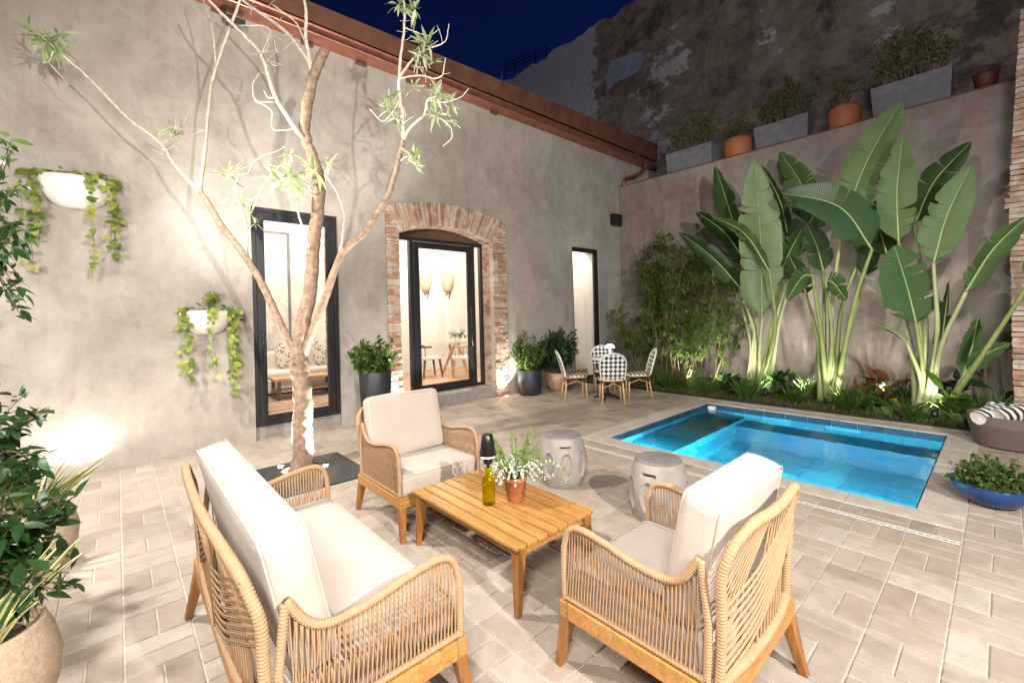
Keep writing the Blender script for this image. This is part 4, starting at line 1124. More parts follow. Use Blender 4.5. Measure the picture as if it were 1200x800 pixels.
branch(brm, [(322, 120, -.15), (300, 118, -.2), (296, 100, -.2), (304, 86, -.2)], .008, .004, 6); branch(brm, [(345, 152, -.1), (320, 152, -.15), (318, 130, -.2), (298, 118, -.2)], .01, .005, 6)
branch(brm, [(367, 90), (357, 66), (335, 38, .05), (300, 12, .1), (270, -10, .1)], .024, .012); branch(brm, [(367, 90), (358, 45), (359, 20), (354, -15)], .026, .013)
branch(brm, [(357, 48), (345, 25, .1), (318, 5, .1)], .012, .007, 7); branch(brm, [(306, 66, -.2), (316, 34, -.25), (280, 30, -.3)], .008, .005, 6); branch(brm, [(316, 34, -.2), (313, 58, -.2), (303, 66, -.2)], .007, .004, 6)
branch(brm, [(398, 302), (402, 272), (403, 250), (395, 226, -.1), (384, 208, -.15), (387, 196, -.2)], .016, .007); branch(brm, [(362, 290, -.08), (353, 262, -.2), (348, 238, -.25), (350, 220, -.25)], .016, .006, 7)
branch(brm, [(290, 300), (288, 262, -.1), (276, 222, -.15), (280, 205, -.2)], .013, .006, 7); branch(brm, [(294, 250, -.1), (310, 215, -.2), (330, 192, -.3)], .009, .005, 6)
branch(brm, [(290, 205, -.1), (300, 188, -.2), (322, 178, -.25), (335, 172, -.3)], .008, .004, 6)
branch(brm, [(473, 165), (472, 140), (468, 108), (468, 80), (473, 40), (474, 10), (470, -10)], .022, .010); branch(brm, [(473, 165), (480, 150, -.05), (497, 135, -.1), (501, 118, -.1), (512, 113, -.1)], .017, .008, 7)
branch(brm, [(469, 90), (482, 72, .1), (492, 62, .1), (508, 55, .1), (522, 48, .1), (526, 28, .1)], .014, .005, 7); branch(brm, [(472, 32), (488, 38, .05), (503, 42, .1), (515, 34, .1)], .008, .004, 6)
branch(brm, [(469, 92), (492, 89, -.05), (516, 91, -.1), (522, 68, -.1)], .011, .005, 7); branch(brm, [(501, 118, -.1), (520, 120, -.1), (540, 114, -.12), (549, 104, -.12)], .008, .004, 6)
branch(brm, [(499, 134, -.1), (514, 138, -.1), (528, 150, -.1), (529, 162, -.1), (519, 172, -.1)], .008, .004, 6); branch(brm, [(470, 115), (460, 132, -.1), (448, 142, -.15), (433, 128, -.2)], .009, .004, 6)
branch(brm, [(512, 112, -.1), (517, 94, -.1), (505, 108, -.15)], .006, .003, 6); branch(brm, [(492, 62, .1), (490, 50, .1)], .006, .003, 6)
def rosette(x, y, dz, n, L, up=.3):
    c0_ = tp(x, y, dz); ax_ = (rvec(rtr)+Vector((0, 0, .6))).normalized()
    for k in range(n):
        c = c0_-ax_*rtr.uniform(0, .07)
        d = rvec(rtr) + Vector((0, 0, up)); l = L*rtr.uniform(.35, 1.15)
        leaf2(lvm, c+d*.01, d, l, l*.20, (Vector((0, 0, 1))+rvec(rtr)*.5).normalized(), rtr.uniform(.0, .7), .12)
for a in [(58, 46, -.52, 34, .21), (48, 44, -.54, 14, .16), (66, 40, -.5, 12, .15), (200, 155, .05, 16, .18), (206, 150, .02, 10, .12), (268, 207, -.2, 20, .18), (283, 236, -.15, 16, .16), (298, 262, -.1, 10, .12), (325, 212, -.3, 20, .22), (344, 207, -.3, 24, .22), (366, 200, -.25, 24, .2), (338, 178, -.3, 14, .14), (385, 196, -.2, 14, .16),
          (350, 228, -.25, 12, .14), (470, 4, 0, 26, .19), (484, 14, .03, 18, .16), (503, 52, .1, 22, .17), (497, 64, .1, 20, .16), (508, 70, .08, 12, .13), (488, 76, .05, 12, .12), (516, 110, -.12, 22, .17), (528, 116, -.12, 18, .16), (512, 134, -.1, 18, .15), (524, 138, -.1, 12, .13), (458, 128, -.12, 22, .18), (455, 112, -.1, 16, .16), (463, 138, -.1, 14, .14), (480, 100, 0, 10, .13), (486, 182, -.1, 18, .16), (490, 196, -.1, 12, .14), (480, 188, -.1, 10, .14)]:
    rosette(*a)
branch(brm, [(468, 190), (476, 184, -.05), (487, 184, -.1)], .008, .004, 6)
for k in range(70):
    x, y, z = rtr.choice([(330, 190, -.3), (350, 205, -.3), (505, 60, .1), (512, 130, -.1), (500, 85, -.05), (458, 128, -.1), (290, 220, -.15), (300, 20, 0), (320, 60, -.2), (345, 30, .1), (300, 110, -.2), (470, 30, 0), (205, 165, -.1)])
    x += rtr.uniform(-18, 18); y += rtr.uniform(-18, 18); a_ = rtr.uniform(0, 6.28); l_ = rtr.uniform(10, 26)
    branch(brm, [(x, y, z), (x+math.cos(a_)*l_*.5, y+math.sin(a_)*l_*.5-2, z-.05), (x+math.cos(a_)*l_, y+math.sin(a_)*l_*.7-4, z-.1)], .004, .002, 5, 4, .003)
tk.build('trunk', 'bark', tree, True); brm.build('branches', 'twig', tree, True); lvm.build('crown', 'leaf_tree', tree, True)
# grate
gr = thing('tree_grate', 'square slab of dark slate around the base of the courtyard tree', 'tree grate', (-4.845, 1.46, 0))
m = MB(); a, b, c, d = PIT; hx, hy, hr = -5.06, 1.44, .19
NS = 48; P = []
for j in range(NS):
    an = 2*math.pi*j/NS; ca, sa = math.cos(an), math.sin(an)
    t = min(((b-.006-hx)/ca if ca > 1e-6 else 9), ((a+.006-hx)/ca if ca < -1e-6 else 9), ((d-.006-hy)/sa if sa > 1e-6 else 9), ((c+.006-hy)/sa if sa < -1e-6 else 9))
    P += [(hx+hr*ca, hy+hr*sa, .010), (hx+t*ca, hy+t*sa, .010), (hx+t*ca, hy+t*sa, -.03), (hx+hr*ca, hy+hr*sa, -.03)]
m.add(P, [f for j in range(NS) for f in ((4*j, 4*j+1, 4*((j+1) % NS)+1, 4*((j+1) % NS)), (4*j+1, 4*j+2, 4*((j+1) % NS)+2, 4*((j+1) % NS)+1), (4*j+3, 4*j, 4*((j+1) % NS), 4*((j+1) % NS)+3))])
m.build('slab', 'slate', gr, True)

# ---- ground uplights: fixture (ring + lit lens) with its lamp
def uplight(label, loc, target, energy, cone=95, blend=.5, color=WHITE, r=.042, z=.008, lens='lit_lens', group='ground uplights', stake=False):
    t = thing('ground_uplight', label, 'spotlight', (loc[0], loc[1], z), 0, group)
    d = (Vector(target)-Vector((loc[0], loc[1], z+.03))).normalized(); rot = d.to_track_quat('Z', 'Y').to_matrix()
    if stake:
        m = MB(); m.lathe([(.0001, .0), (.03, 0), (.036, .03), (.036, .10), (.032, .102), (.030, .085)], 20)
        m.v = [tuple(rot @ Vector(v)+Vector((0, 0, .06))) for v in m.v]; m.tube([(0, 0, -.06), (0, 0, .07)], .008, 6); m.build('housing', 'black_plastic', t)
        m = MB(); m.lathe([(.0001, .088), (.030, .088)], 20); m.v = [tuple(rot @ Vector(v)+Vector((0, 0, .06))) for v in m.v]; m.build('lens', lens, t); zz = .06; off = d*.115
    else:
        m = MB(); m.lathe([(r+.016, 0), (r+.014, .007), (r+.002, .008), (r, .004)], 28); m.build('trim_ring', 'black_metal', t)
        m = MB(); m.lathe([(.0001, .005), (r, .004)], 24); m.build('lens', lens, t); zz = .02; off = Vector((0, 0, .02))
    l = lamp('SPOT', 'uplight_beam', (off.x, off.y, zz+off.z), energy, color, None, .03, cone, blend, parent=t)
    l.rotation_euler = d.to_track_quat('-Z', 'Y').to_euler(); return t
uplight('ground uplight at the foot of the wall below the hanging planters', (-6.42, -.33), (-6.62, -.25, 3.5), 30, 145, .8)
uplight('bright uplight on the left of the tree trunk', (-5.26, 1.30), (-5.10, 1.40, 2.2), 380, 80, .5, z=.012, r=.03)
uplight('bright uplight on the right of the tree trunk', (-4.93, 1.66), (-5.02, 1.50, 2.2), 640, 85, .5, z=.012, r=.03)
uplight('small uplight grazing the right jamb of the brick arch', (-6.47, 5.62), (-6.62, 5.66, 2.6), 130, 110, .6, r=.03)
uplight('small uplight grazing the left jamb of the brick arch', (-6.47, 3.40), (-6.62, 3.42, 2.6), 130, 110, .6, r=.03)

# ---- banana like palms against the garden wall
rpm = random.Random(40)
def palm(label, base, leaves, shades):
    """leaves: (neck px, tip px, y plane, half width px, twist deg, droop, stalk control px or None)"""
    t = thing('fan_palm', label, 'palm', base, 0, 'broad leaved palms behind the pool')
    for (nk, tpx, yp, hw, tw, droop, ctl), shade in zip(leaves, shades):
        N = at(nk[0], nk[1], 1, yp); T = at(tpx[0], tpx[1], 1, yp-.05); dep = depth(N)
        Bp = Vector(base)+Vector((max(-.24, min(.24, (N.x-base[0])*.22))+rpm.uniform(-.05, .05), rpm.uniform(-.10, .10), .0))
        W = hw*.82*dep/PX_F
        if ctl: cp_ = at(ctl[0], ctl[1], 1, (Bp.y+yp)/2)
        else: cp_ = lerp(Bp, N, .5)+Vector(((N.x-Bp.x)*-.12, 0, 0))
        stalk = MB(); SP = spline([Bp, cp_, N], 8); k = len(SP)
        stalk.tube(SP, [lerp(.055, .020, (i/(k-1))**.5) for i in range(k)], 10)
        stalk_o = stalk.build('stalk', 'stalk_pale' if rpm.random() < .5 else 'stalk', t, True)
        # blade
        d0 = (N-SP[-3]).normalized(); L = (T-N).length; dirT = (T-N)/L
        M = lerp(N, T, .5)+ (d0-dirT)*L*.12 + Vector((0, 0, droop*L))
        mid = spline([N, M, T], 14); n = len(mid)
        toward = (EYE-lerp(N, T, .5)).normalized(); blade = MB()
        ang = R_(tw)
        def prof(f): return W*max(0.02, (min(1, f/.16)**.55)*(min(1, (1-f)/.42)**.62))
        cuts = {-1: sorted(rpm.uniform(.15, .95) for _ in range(rpm.randint(3, 7))), 1: sorted(rpm.uniform(.15, .95) for _ in range(rpm.randint(3, 7)))}
        fr = []
        for i in range(n):
            tg = (mid[min(i+1, n-1)]-mid[max(i-1, 0)]).normalized(); s = tg.cross(toward).normalized(); s = (Matrix.Rotation(ang, 3, tg) @ s); fr.append((tg, s, s.cross(tg)))
        for sd in (-1, 1):
            edges = [0]+[int(c*(n-1)) for c in cuts[sd]]+[n-1]; edges = sorted(set(edges))
            for e0, e1 in zip(edges, edges[1:]):
                sag = rpm.uniform(-.12, .30); tilt = rpm.uniform(-.10, .12); q = 6; P = []; A = []
                for i in range(e0, e1+1):
                    f = i/(n-1); w = prof(f); tg, s, nn = fr[i]
                    gap = 1.0
                    if e1 > e0+1 and e0 > 0 and i == e0: gap = .90
                    if e1 > e0+1 and e1 < n-1 and i == e1: gap = .92
                    for j in range(q+1):
                        g_ = j/q; ww = w*g_*(gap if j == q else 1)
                        bend = sag*w*g_*g_ + .10*math.sin(f*40+sd)*.06*w*g_
                        shift = tg*(W*.22*g_*g_ + tilt*W*g_) + (tg*(.055*W*g_*g_*(1 if i == e0 else -1 if i == e1 else 0)) if 0 < i < n-1 else Vector((0, 0, 0)))
                        P.append(mid[i] + s*sd*ww - nn*0 + nn*(.34*ww*(1-g_*.5) - bend)*-1 + shift*min(1, (1-f)*4)); A.append(f+g_*.02)
                m_ = q+1; rows = e1-e0
                F = [(a*m_+j, a*m_+j+1, (a+1)*m_+j+1, (a+1)*m_+j) for a in range(rows) for j in range(q)]
                if sd > 0: F = [tuple(reversed(f_)) for f_ in F]
                blade.add(P, F, True, 0, A)
        bo = blade.build('leaf', {'d': 'leaf_banana_dark', 'm': 'leaf_banana', 'p': 'leaf_banana_lit'}[shade], t, True, attr='vein')
        r_b = MB(); r_b.tube([p+fr[i][2]*.004 for i, p in enumerate(mid)], [lerp(.015, .003, i/(n-1)) for i in range(n)], 6)
        rbo = r_b.build('midrib', 'midrib', bo)
        rbo.data.transform(Matrix.Translation(-Vector(base)))
    return t
palm('left palm of the three behind the pool, beside the bamboo, with a big upright leaf', (-3.08, 8.75, .02), [
    ((893, 372), (884, 188), 8.55, 27, 5, .02, (890, 420)),
    ((866, 285), (838, 195), 9.15, 15, 35, .0, (884, 370)),
    ((868, 338), (796, 272), 8.8, 15, 25, -.02, (886, 400)),
    ((876, 312), (816, 248), 9.0, 17, 40, .02, (888, 390)),
    ((902, 318), (832, 252), 8.3, 11, -45, .06, (908, 390)),
    ((925, 285), (892, 193), 9.3, 10, -50, .0, (905, 380)),
    ((950, 262), (914, 178), 9.35, 20, 25, .0, (915, 370)),
    ((930, 300), (968, 232), 9.2, 20, 20, .03, (908, 380)),
    ((912, 330), (940, 268), 9.0, 18, -30, .0, (902, 395)),
    ((858, 330), (838, 290), 9.3, 12, 30, .0, (880, 400)),
], 'pdddmdmdmd')
palm('middle palm of the three behind the pool with a long leaf rising above the wall', (-1.98, 8.55, .02), [
    ((988, 262), (1057, 118), 8.55, 24, 10, .02, (975, 360)),
    ((1022, 292), (916, 226), 8.1, 27, -12, .07, (1000, 360)),
    ((1008, 300), (1035, 230), 8.9, 18, 30, .03, (985, 370)),
    ((952, 322), (922, 352), 8.2, 14, 20, .10, (962, 390)),
    ((968, 330), (992, 352), 8.2, 15, -30, .10, (975, 400)),
    ((945, 345), (925, 300), 8.9, 17, 30, .0, (958, 400)),
    ((965, 318), (945, 262), 8.8, 16, -20, .02, (966, 400)),
    ((1012, 325), (1030, 270), 8.9, 16, 35, .0, (992, 400)),
], 'pdmmmddd')
palm('right palm of the three behind the pool with pale leaves and long bare stalks', (-.80, 8.32, .02), [
    ((1053, 285), (1058, 160), 8.35, 22, 8, .0, (1078, 390)),
    ((1094, 308), (1138, 194), 8.15, 23, 8, -.01, (1098, 400)),
    ((1072, 262), (1138, 166), 8.7, 19, 30, .03, (1085, 380)),
    ((1074, 380), (1048, 288), 8.2, 30, 0, .0, (1082, 440)),
    ((1132, 342), (1206, 252), 7.95, 17, -35, .06, (1102, 410)),
    ((1208, 330), (1260, 262), 7.7, 20, -20, .03, (1145, 425)),
    ((1128, 442), (1146, 372), 8.5, 11, 15, .02, (1112, 470)),
    ((1134, 434), (1184, 402), 8.4, 11, -20, .04, (1112, 470)),
    ((1100, 420), (1112, 330), 8.9, 12, 60, .0, (1092, 460)),
    ((1040, 300), (1020, 240), 8.9, 17, 30, .02, (1066, 400)),
    ((1062, 400), (1020, 380), 8.3, 5, 70, .03, (1080, 450)),
], 'ppdmmmmmddm')
# ---- bamboo in the corner
bmb = thing('bamboo', 'airy green bamboo with fine leaves in the corner behind the cafe chairs', 'bamboo', (-4.85, 8.9, .03))
s, f = MB(), MB(); rb_ = random.Random(51)
for k in range(50):
    px_ = rb_.uniform(716, 868); top_ = rb_.uniform(268, 390) if px_ < 800 else rb_.uniform(292, 380)
    if px_ < 740: top_ = rb_.uniform(320, 400)
    elif px_ < 835 and rb_.random() < .45: top_ = rb_.uniform(264, 325)
    yp = rb_.uniform(8.6, 9.55); T = at(px_, top_, 1, yp); Bp = Vector((lerp(T.x, -4.75, .55)+rb_.uniform(-.3, .3), min(9.6, max(8.4, yp+rb_.uniform(-.2, .2))), .03))
    pts = spline([Bp, lerp(Bp, T, .5)+Vector((rb_.uniform(-.1, .1), 0, .12)), T], 6); n = len(pts)
    s.tube(pts, [lerp(.011, .003, i/(n-1)) for i in range(n)], 5, caps=False)
    for q in range(13):
        t_ = rb_.uniform(.22, 1)*(n-1); j = min(int(t_), n-2); p = lerp(pts[j], pts[j+1], t_-j)
        d = rvec(rb_); d.z = abs(d.z)*.5; e = p+d*rb_.uniform(.15, .55); e.z -= .05; tw_ = spline([p, lerp(p, e, .5)+Vector((0, 0, .05)), e], 3); s.tube(tw_, .0022, 4, caps=False)
        for w in range(23):
            x = rb_.uniform(.2, 1)*(len(tw_)-1); jj = min(int(x), len(tw_)-2); pp = lerp(tw_[jj], tw_[jj+1], x-jj)
            if pp.y > YB-.05: continue
            leaf(f, pp+rvec(rb_)*.02, d*.5+rvec(rb_)*.8+Vector((0, 0, -.3)), rb_.uniform(.06, .15), .027, (Vector((0, 0, 1))+rvec(rb_)*.5).normalized(), .2, .1)
s.build('canes', 'stem_brown', bmb, True); f.build('foliage', 'leaf_bamboo', bmb, True)
# ---- low planting along the bed
gcv = MB(); rg = random.Random(61)
for k in range(1500):
    x = rg.uniform(-6.3, .3); y = 7.86 + abs(rg.gauss(0, .35)); 
    if y > 9.6: continue
    h = rg.uniform(.04, .13)*(1.0 if y > 8 else .8)
    for q in range(4):
        d = rvec(rg)*.55+Vector((0, -.1, 1)); leaf(gcv, Vector((x+rg.uniform(-.03, .03), y+rg.uniform(-.02, .02), .03)), d, h*rg.uniform(.6, 1.2), .008, rvec(rg), .5, .0)
tag(gcv.build('ground_cover', 'leaf_grass', origin=(-3, 8, 0)), kind='stuff')
def low(label, name, loc, mat, rad, nst, per, ll, lw, seed, stem='stem_green', group='low plants in the bed', cat='plant', h=.25, droop=.3):
    t = thing(name, label, cat, loc, 0, group); r = random.Random(seed); s, f = MB(), MB()
    shrub(s, f, (0, 0, 0), (0, 0, h), rad, nst, per, ll, lw, r, droop, .08, .45, .007); f.build('foliage', mat, t); s.build('stems', stem, t); return t
low('broad glossy leaved plant at the bed end beside the basket', 'leafy_plant', (-.42, 8.02, .04), 'leaf_shrub', (.32, .2, .2), 16, 2, .34, .13, 71, h=.28)
low('reddish leaved plant between the middle and right palms', 'leafy_plant', (-1.35, 8.5, .04), 'leaf_red', (.25, .2, .25), 14, 2, .32, .12, 72, h=.38)
low('heart leaved green plant low between the middle and right palms', 'leafy_plant', (-1.25, 8.12, .04), 'leaf_shrub', (.24, .15, .12), 14, 3, .17, .12, 73, h=.22)
low('dark glossy plant low between the left and middle palms', 'leafy_plant', (-2.55, 8.35, .04), 'leaf_dark', (.26, .15, .22), 18, 3, .22, .10, 74, h=.30)
low('dark broad leaved plant at the foot of the left palm', 'leafy_plant', (-3.30, 8.25, .04), 'leaf_dark', (.3, .18, .2), 20, 4, .19, .075, 75, h=.26)
low('feathery pale green shrub at the bed edge by the far pool corner', 'leafy_plant', (-3.95, 8.15, .04), 'leaf_fern', (.22, .18, .25), 40, 26, .06, .016, 76, h=.30)
low('fine dark green shrub at the bed edge behind the cafe chairs', 'leafy_plant', (-4.75, 8.15, .04), 'leaf_shrub', (.5, .2, .2), 70, 26, .06, .014, 77, h=.22)
low('small yellow green plant low by the right palm', 'leafy_plant', (-1.02, 8.05, .04), 'leaf_yellow', (.06, .05, .04), 4, 2, .09, .06, 78, h=.26)
low('dark leaved plant behind the right palm base', 'leafy_plant', (-.62, 8.9, .04), 'leaf_dark', (.45, .2, .3), 18, 3, .32, .12, 79, h=.4)
rtf = random.Random(83); tuft0 = None
for x, y in ((-5.3, 8.2), (-4.4, 8.05), (-3.65, 8.02), (-2.95, 8.0), (-2.25, 8.05), (-1.55, 7.98), (-.85, 7.92), (-3.5, 8.7), (-2.2, 8.8), (-1.5, 8.95), (-.15, 8.2), (-1.0, 8.9)):
    if tuft0 is None:
        tuft0 = thing('grass_tuft', 'tuft of fine arching green blades in the bed behind the pool', 'grass tuft', (x, y, .04), 0, 'grass tufts in the bed'); f = MB()
        for k in range(170):
            a = rtf.uniform(0, 6.28); d = Vector((math.cos(a)*rtf.uniform(.1, .9), math.sin(a)*rtf.uniform(.1, .9), 1)); leaf2(f, Vector((math.cos(a), math.sin(a), 0))*rtf.uniform(0, .07), d, rtf.uniform(.16, .42), .014, rvec(rtf), .45, .1)
        f.build('blades', 'leaf_shrub', tuft0)
    else:
        o = dup(tuft0, (x, y, .04), rtf.uniform(0, 6.28), tuft0['label']); o.scale = (rtf.uniform(.8, 1.25),)*3
# bed spotlights
for lab, lo, tg, en in (('bed spotlight at the bamboo foot', (-4.22, 8.5), (-4.7, 9.2, 1.4), 110), ('bed spotlight between bamboo and the left palm', (-3.72, 8.2), (-3.5, 9.8, 1.4), 90), ('bed spotlight at the left palm foot', (-2.72, 8.15), (-3.0, 9.3, 2.4), 27),
                        ('bed spotlight between the left and middle palms', (-2.35, 8.5), (-2.3, 9.8, 1.3), 70), ('bed spotlight at the middle palm foot', (-1.72, 8.1), (-1.9, 9.2, 2.6), 24), ('bed spotlight between the middle and right palms', (-1.3, 8.75), (-1.2, 9.8, 1.6), 60), ('bed spotlight at the right palm foot', (-.62, 7.93), (-.8, 8.8, 2.4), 28)):
    uplight(lab, lo, tg, en, 100, .7, z=.05, group='spotlights in the planting bed', stake=True)

# ---- wall planters with trailing vines
def wallpot(label, c, w, h, dpt, seed, vines, extra):
    t = thing('wall_planter', label, 'wall planter', c, 0, 'white wall planters with trailing vines'); m = MB(); n = 28; P = []; k = 14
    for i in range(k+1):
        v = i/k; rr = math.sqrt(max(0, 1-v*v)) if i < k else 0.0001
        for j in range(n+1):
            a = -math.pi/2 + math.pi*j/n; P.append((dpt*rr*math.cos(a), w/2*rr*math.sin(a), -h*v))
    m.add(P, [(i*(n+1)+j, i*(n+1)+j+1, (i+1)*(n+1)+j+1, (i+1)*(n+1)+j) for i in range(k) for j in range(n)], True)
    P = [(0, 0, -.03)]+[((dpt-.012)*math.cos(-math.pi/2+math.pi*j/n), (w/2-.012)*math.sin(-math.pi/2+math.pi*j/n), -.03) for j in range(n+1)]
    m.build('bowl', 'white_ceramic', t, solid=.012)
    m = MB(); m.add(P, [(0, j, j+1) for j in range(1, n+1)]); m.build('soil', 'soil', t)
    r = random.Random(seed); s, f = MB(), MB()
    for (y0, ln, dens) in vines:
        for rep in range(dens):
            yy = y0+r.uniform(-.05, .05); x0 = dpt*math.sqrt(max(0.05, 1-(2*yy/w)**2)) if abs(2*yy/w) < 1 else .06
            L = ln*r.uniform(.6, 1.05)
            pts = spline([(x0*.6, yy*.9, -.02), (x0+.02, yy, .03), (x0+.045, yy+r.uniform(-.02, .02), -.10)]+[(x0+.03+r.uniform(-.02, .02), yy+r.uniform(-.045, .045), -.1-(L-.1)*q/3) for q in (1, 2, 3)], 6); n_ = len(pts)
            s.tube(pts, .0022, 4, caps=False); cnt = int(L*30)
            for q in range(cnt):
                x = r.uniform(.1, 1)*(n_-1); j = min(int(x), n_-2); p = lerp(pts[j], pts[j+1], x-j)
                d = Vector((r.uniform(.1, 1), r.uniform(-1, 1), -r.uniform(.2, 1))); l_ = r.uniform(.03, .09); leaf2(f, p, d, l_, l_*.8, Vector((1, r.uniform(-.5, .5), .5)).normalized(), .15, .15)
    for q in range(30):
        yy = r.uniform(-w/2*.9, w/2*.9); xx = r.uniform(.02, dpt*.9); p = Vector((xx, yy, r.uniform(-.02, .06))); l_ = r.uniform(.04, .08); leaf2(f, p, rvec(r)+Vector((.2, 0, .5)), l_, l_*.8, Vector((0, 0, 1)))
    if extra:
        for q in range(9):
            e = Vector((.09+r.uniform(-.04, .04), .02+r.uniform(-.05, .05), r.uniform(.10, .2))); s.tube([(.08, .02, -.02), tuple(e)], .003, 4)
            for z in range(16): leaf(f, e+rvec(r)*.03, rvec(r)+Vector((0, 0, .3)), .07, .022, rvec(r))
    s.build('stems', 'stem_green', t); f.build('foliage', 'leaf_lime', t); return t
wallpot('white half bowl wall planter with long trailing vines high on the wall', (XA+.004, -.285, 3.16), .60, .33, .24, 81, [(-.33, 1.25, 3), (-.27, .6, 1), (.08, 1.2, 2), (.27, .9, 4)], False)
wallpot('white half bowl wall planter with lime vines lower beside the glass door', (XA+.004, .845, 1.735), .55, .30, .22, 82, [(-.26, .85, 3), (.03, 1.05, 2), (.28, 1.0, 5)], True)

# ---- planters along the top of the garden wall
def troughplant(t, cx, cy, z, w, r, n, h):
    s, f = MB(), MB()
    for k in range(n):
        b = Vector((cx+r.uniform(-w, w)*.5, cy+r.uniform(-.08, .08), z)); e = b+Vector((r.uniform(-.22, .22), r.uniform(-.05, .3), r.uniform(.35, 1)*h)); pts = spline([b, lerp(b, e, .5)+Vector((r.uniform(-.06, .06), 0, .08)), e], 4); m_ = len(pts)
        s.tube(pts, [lerp(.009, .002, i/(m_-1)) for i in range(m_)], 4, caps=False)
        for q in range(8):
            x = r.uniform(.3, 1)*(m_-1); j = min(int(x), m_-2); p = lerp(pts[j], pts[j+1], x-j); g_ = p+rvec(r)*.16; s.tube([p, g_], .0025, 3, caps=False)
            for w_ in range(7): leaf(f, lerp(p, g_, r.random()), rvec(r), r.uniform(.04, .09), .024, rvec(r))
    s.build('stems', 'stem_dry', t, True); f.build('foliage', 'leaf_olive', t, True)
rw = random.Random(90)
for lab, x0, x1, z1 in (('short grey trough planter nearest the house corner on the garden wall', -5.35, -4.25, 5.30), ('grey trough planter between the two terracotta pots on the garden wall', -3.39, -2.42, 5.29), ('long grey trough planter at the pillar end of the garden wall', -1.49, -.47, 5.35)):
    cx = (x0+x1)/2; t = thing('trough_planter', lab, 'planter', (cx, 10.07, 4.822), 0, 'grey trough planters on the garden wall'); w = x1-x0; h = z1-4.824
    m = MB()
    P = []
    for (a, b, z) in ((w/2-.03, .17, 0), (w/2, .20, h), (w/2-.03, .17, h), (w/2-.05, .15, h-.06)): P += [(-a, -b, z), (a, -b, z), (a, b, z), (-a, b, z)]
    F = [(3, 2, 1, 0)]+[(i*4+j, i*4+(j+1) % 4, (i+1)*4+(j+1) % 4, (i+1)*4+j) for i in range(3) for j in range(4)]+[(12, 13, 14, 15)]
    m.add(P, F); m.build('trough', 'planter_grey', t, bevel=.008)
    troughplant(t, cx, 10.07, z1-.06, w*.85, rw, 44, 1.1)
for lab, cx, hw_, z1 in (('squat terracotta pot left of the middle trough on the garden wall', -3.79, .29, 5.24), ('squat terracotta pot right of the middle trough on the garden wall', -1.91, .255, 5.25)):
    t = thing('terracotta_pot', lab, 'pot', (cx, 10.12, 4.822), 0, 'terracotta pots on the garden wall'); h = z1-4.824
    m = MB(); m.lathe([(.0001, 0), (hw_*.82, 0), (hw_*.95, .05), (hw_, h*.45), (hw_*.97, h*.85), (hw_*.9, h), (hw_*.78, h), (hw_*.76, h-.05), (.0001, h-.05)], 36); m.build('pot', 'terracotta', t); troughplant(t, cx, 10.12, z1-.05, .2, rw, 10, .75)
t = thing('terracotta_pot', 'dark red pot standing at the pillar end of the garden wall', 'pot', (-.12, 10.1, 4.822), 0)
m = MB(); m.lathe([(.0001, 0), (.11, 0), (.14, .25), (.15, .30), (.13, .30), (.12, .24), (.0001, .24)], 24); m.build('pot', 'red_dark', t)

# ---- dark lamp box on the wall, floodlight under the eaves
t = thing('wall_lamp_box', 'small black box fixed high on the plaster wall near the corner', 'wall lamp', (XA, 9.55, 3.92))
m = MB(); m.box((.075, 0, 0), (.14, .34, .29)); m.build('housing', 'black_plastic', t, bevel=.015)
m = MB(); m.box((.148, 0, 0), (.006, .29, .24)); m.build('grille', 'black_metal', t)
t = thing('eave_floodlight', 'small black floodlight under the eaves above the glass door', 'floodlight', (XA, 1.2, 5.45))
m = MB(); m.box((.12, 0, 0), (.12, .24, .09), Matrix.Rotation(R_(30), 3, 'Y')); m.build('housing', 'black_plastic', t, bevel=.008)
m = MB(); m.bar((0, 0, .03), (.10, 0, .01), .03, .03); m.build('bracket', 'black_metal', t)

# ---- foreground pots at lower left
def snake(t, c, n, L, r, z):
    f = MB()
    for k in range(n):
        a = r.uniform(0, 6.28); d = Vector((math.cos(a)*r.uniform(.1, .8), math.sin(a)*r.uniform(.1, .8), 1)).normalized(); b = Vector((math.cos(a)*.06*r.random(), math.sin(a)*.06*r.random(), z))
        l = L*r.uniform(.5, 1.05); s = d.cross(rvec(r)).normalized(); m_ = 8; P = []; A = []
        for i in range(m_+1):
            q = i/m_; p = b+d*l*q+Vector((math.cos(a), math.sin(a), -.3))*l*.25*q*q; w = .018*(1-q**2.2)+.0008
            for j, v in ((-1, 0), (0, .5), (1, 1)): P.append(p+s*w*j+(d.cross(s))*(.006 if j else 0)); A.append(v)
        f.add(P, [(i*3+j, i*3+j+1, i*3+j+4, i*3+j+3) for i in range(m_) for j in range(2)], True, 0, A)
    f.build('blades', 'leaf_striped', t, attr='vein', solid=.003)
t = thing('potted_plant', 'sandy round pot with striped snake plant blades in the near corner', 'potted plant', (-2.60, -.41, .007), 0); r = random.Random(101)
bigpot = [(.0001, 0), (.12, 0), (.17, .05), (.215, .18), (.225, .28), (.205, .38), (.185, .43), (.18, .445), (.165, .445), (.165, .40), (.0001, .38)]
m = MB(); m.lathe(bigpot, 56); m.build('pot', 'sand_pot', t); m = MB(); m.lathe([(.0001, .395), (.16, .395)], 24); m.build('soil', 'soil', t); snake(t, None, 46, .40, r, .39)
t = thing('potted_plant', 'smaller sandy pot with striped spiky blades behind the near corner pot', 'potted plant', (-4.22, -.42, .007), 0)
m = MB(); m.lathe([(q*.95, z*.92) for q, z in bigpot], 48); m.build('pot', 'sand_pot', t); m = MB(); m.lathe([(.0001, .365), (.15, .365)], 24); m.build('soil', 'soil', t); snake(t, None, 44, .42, r, .36)
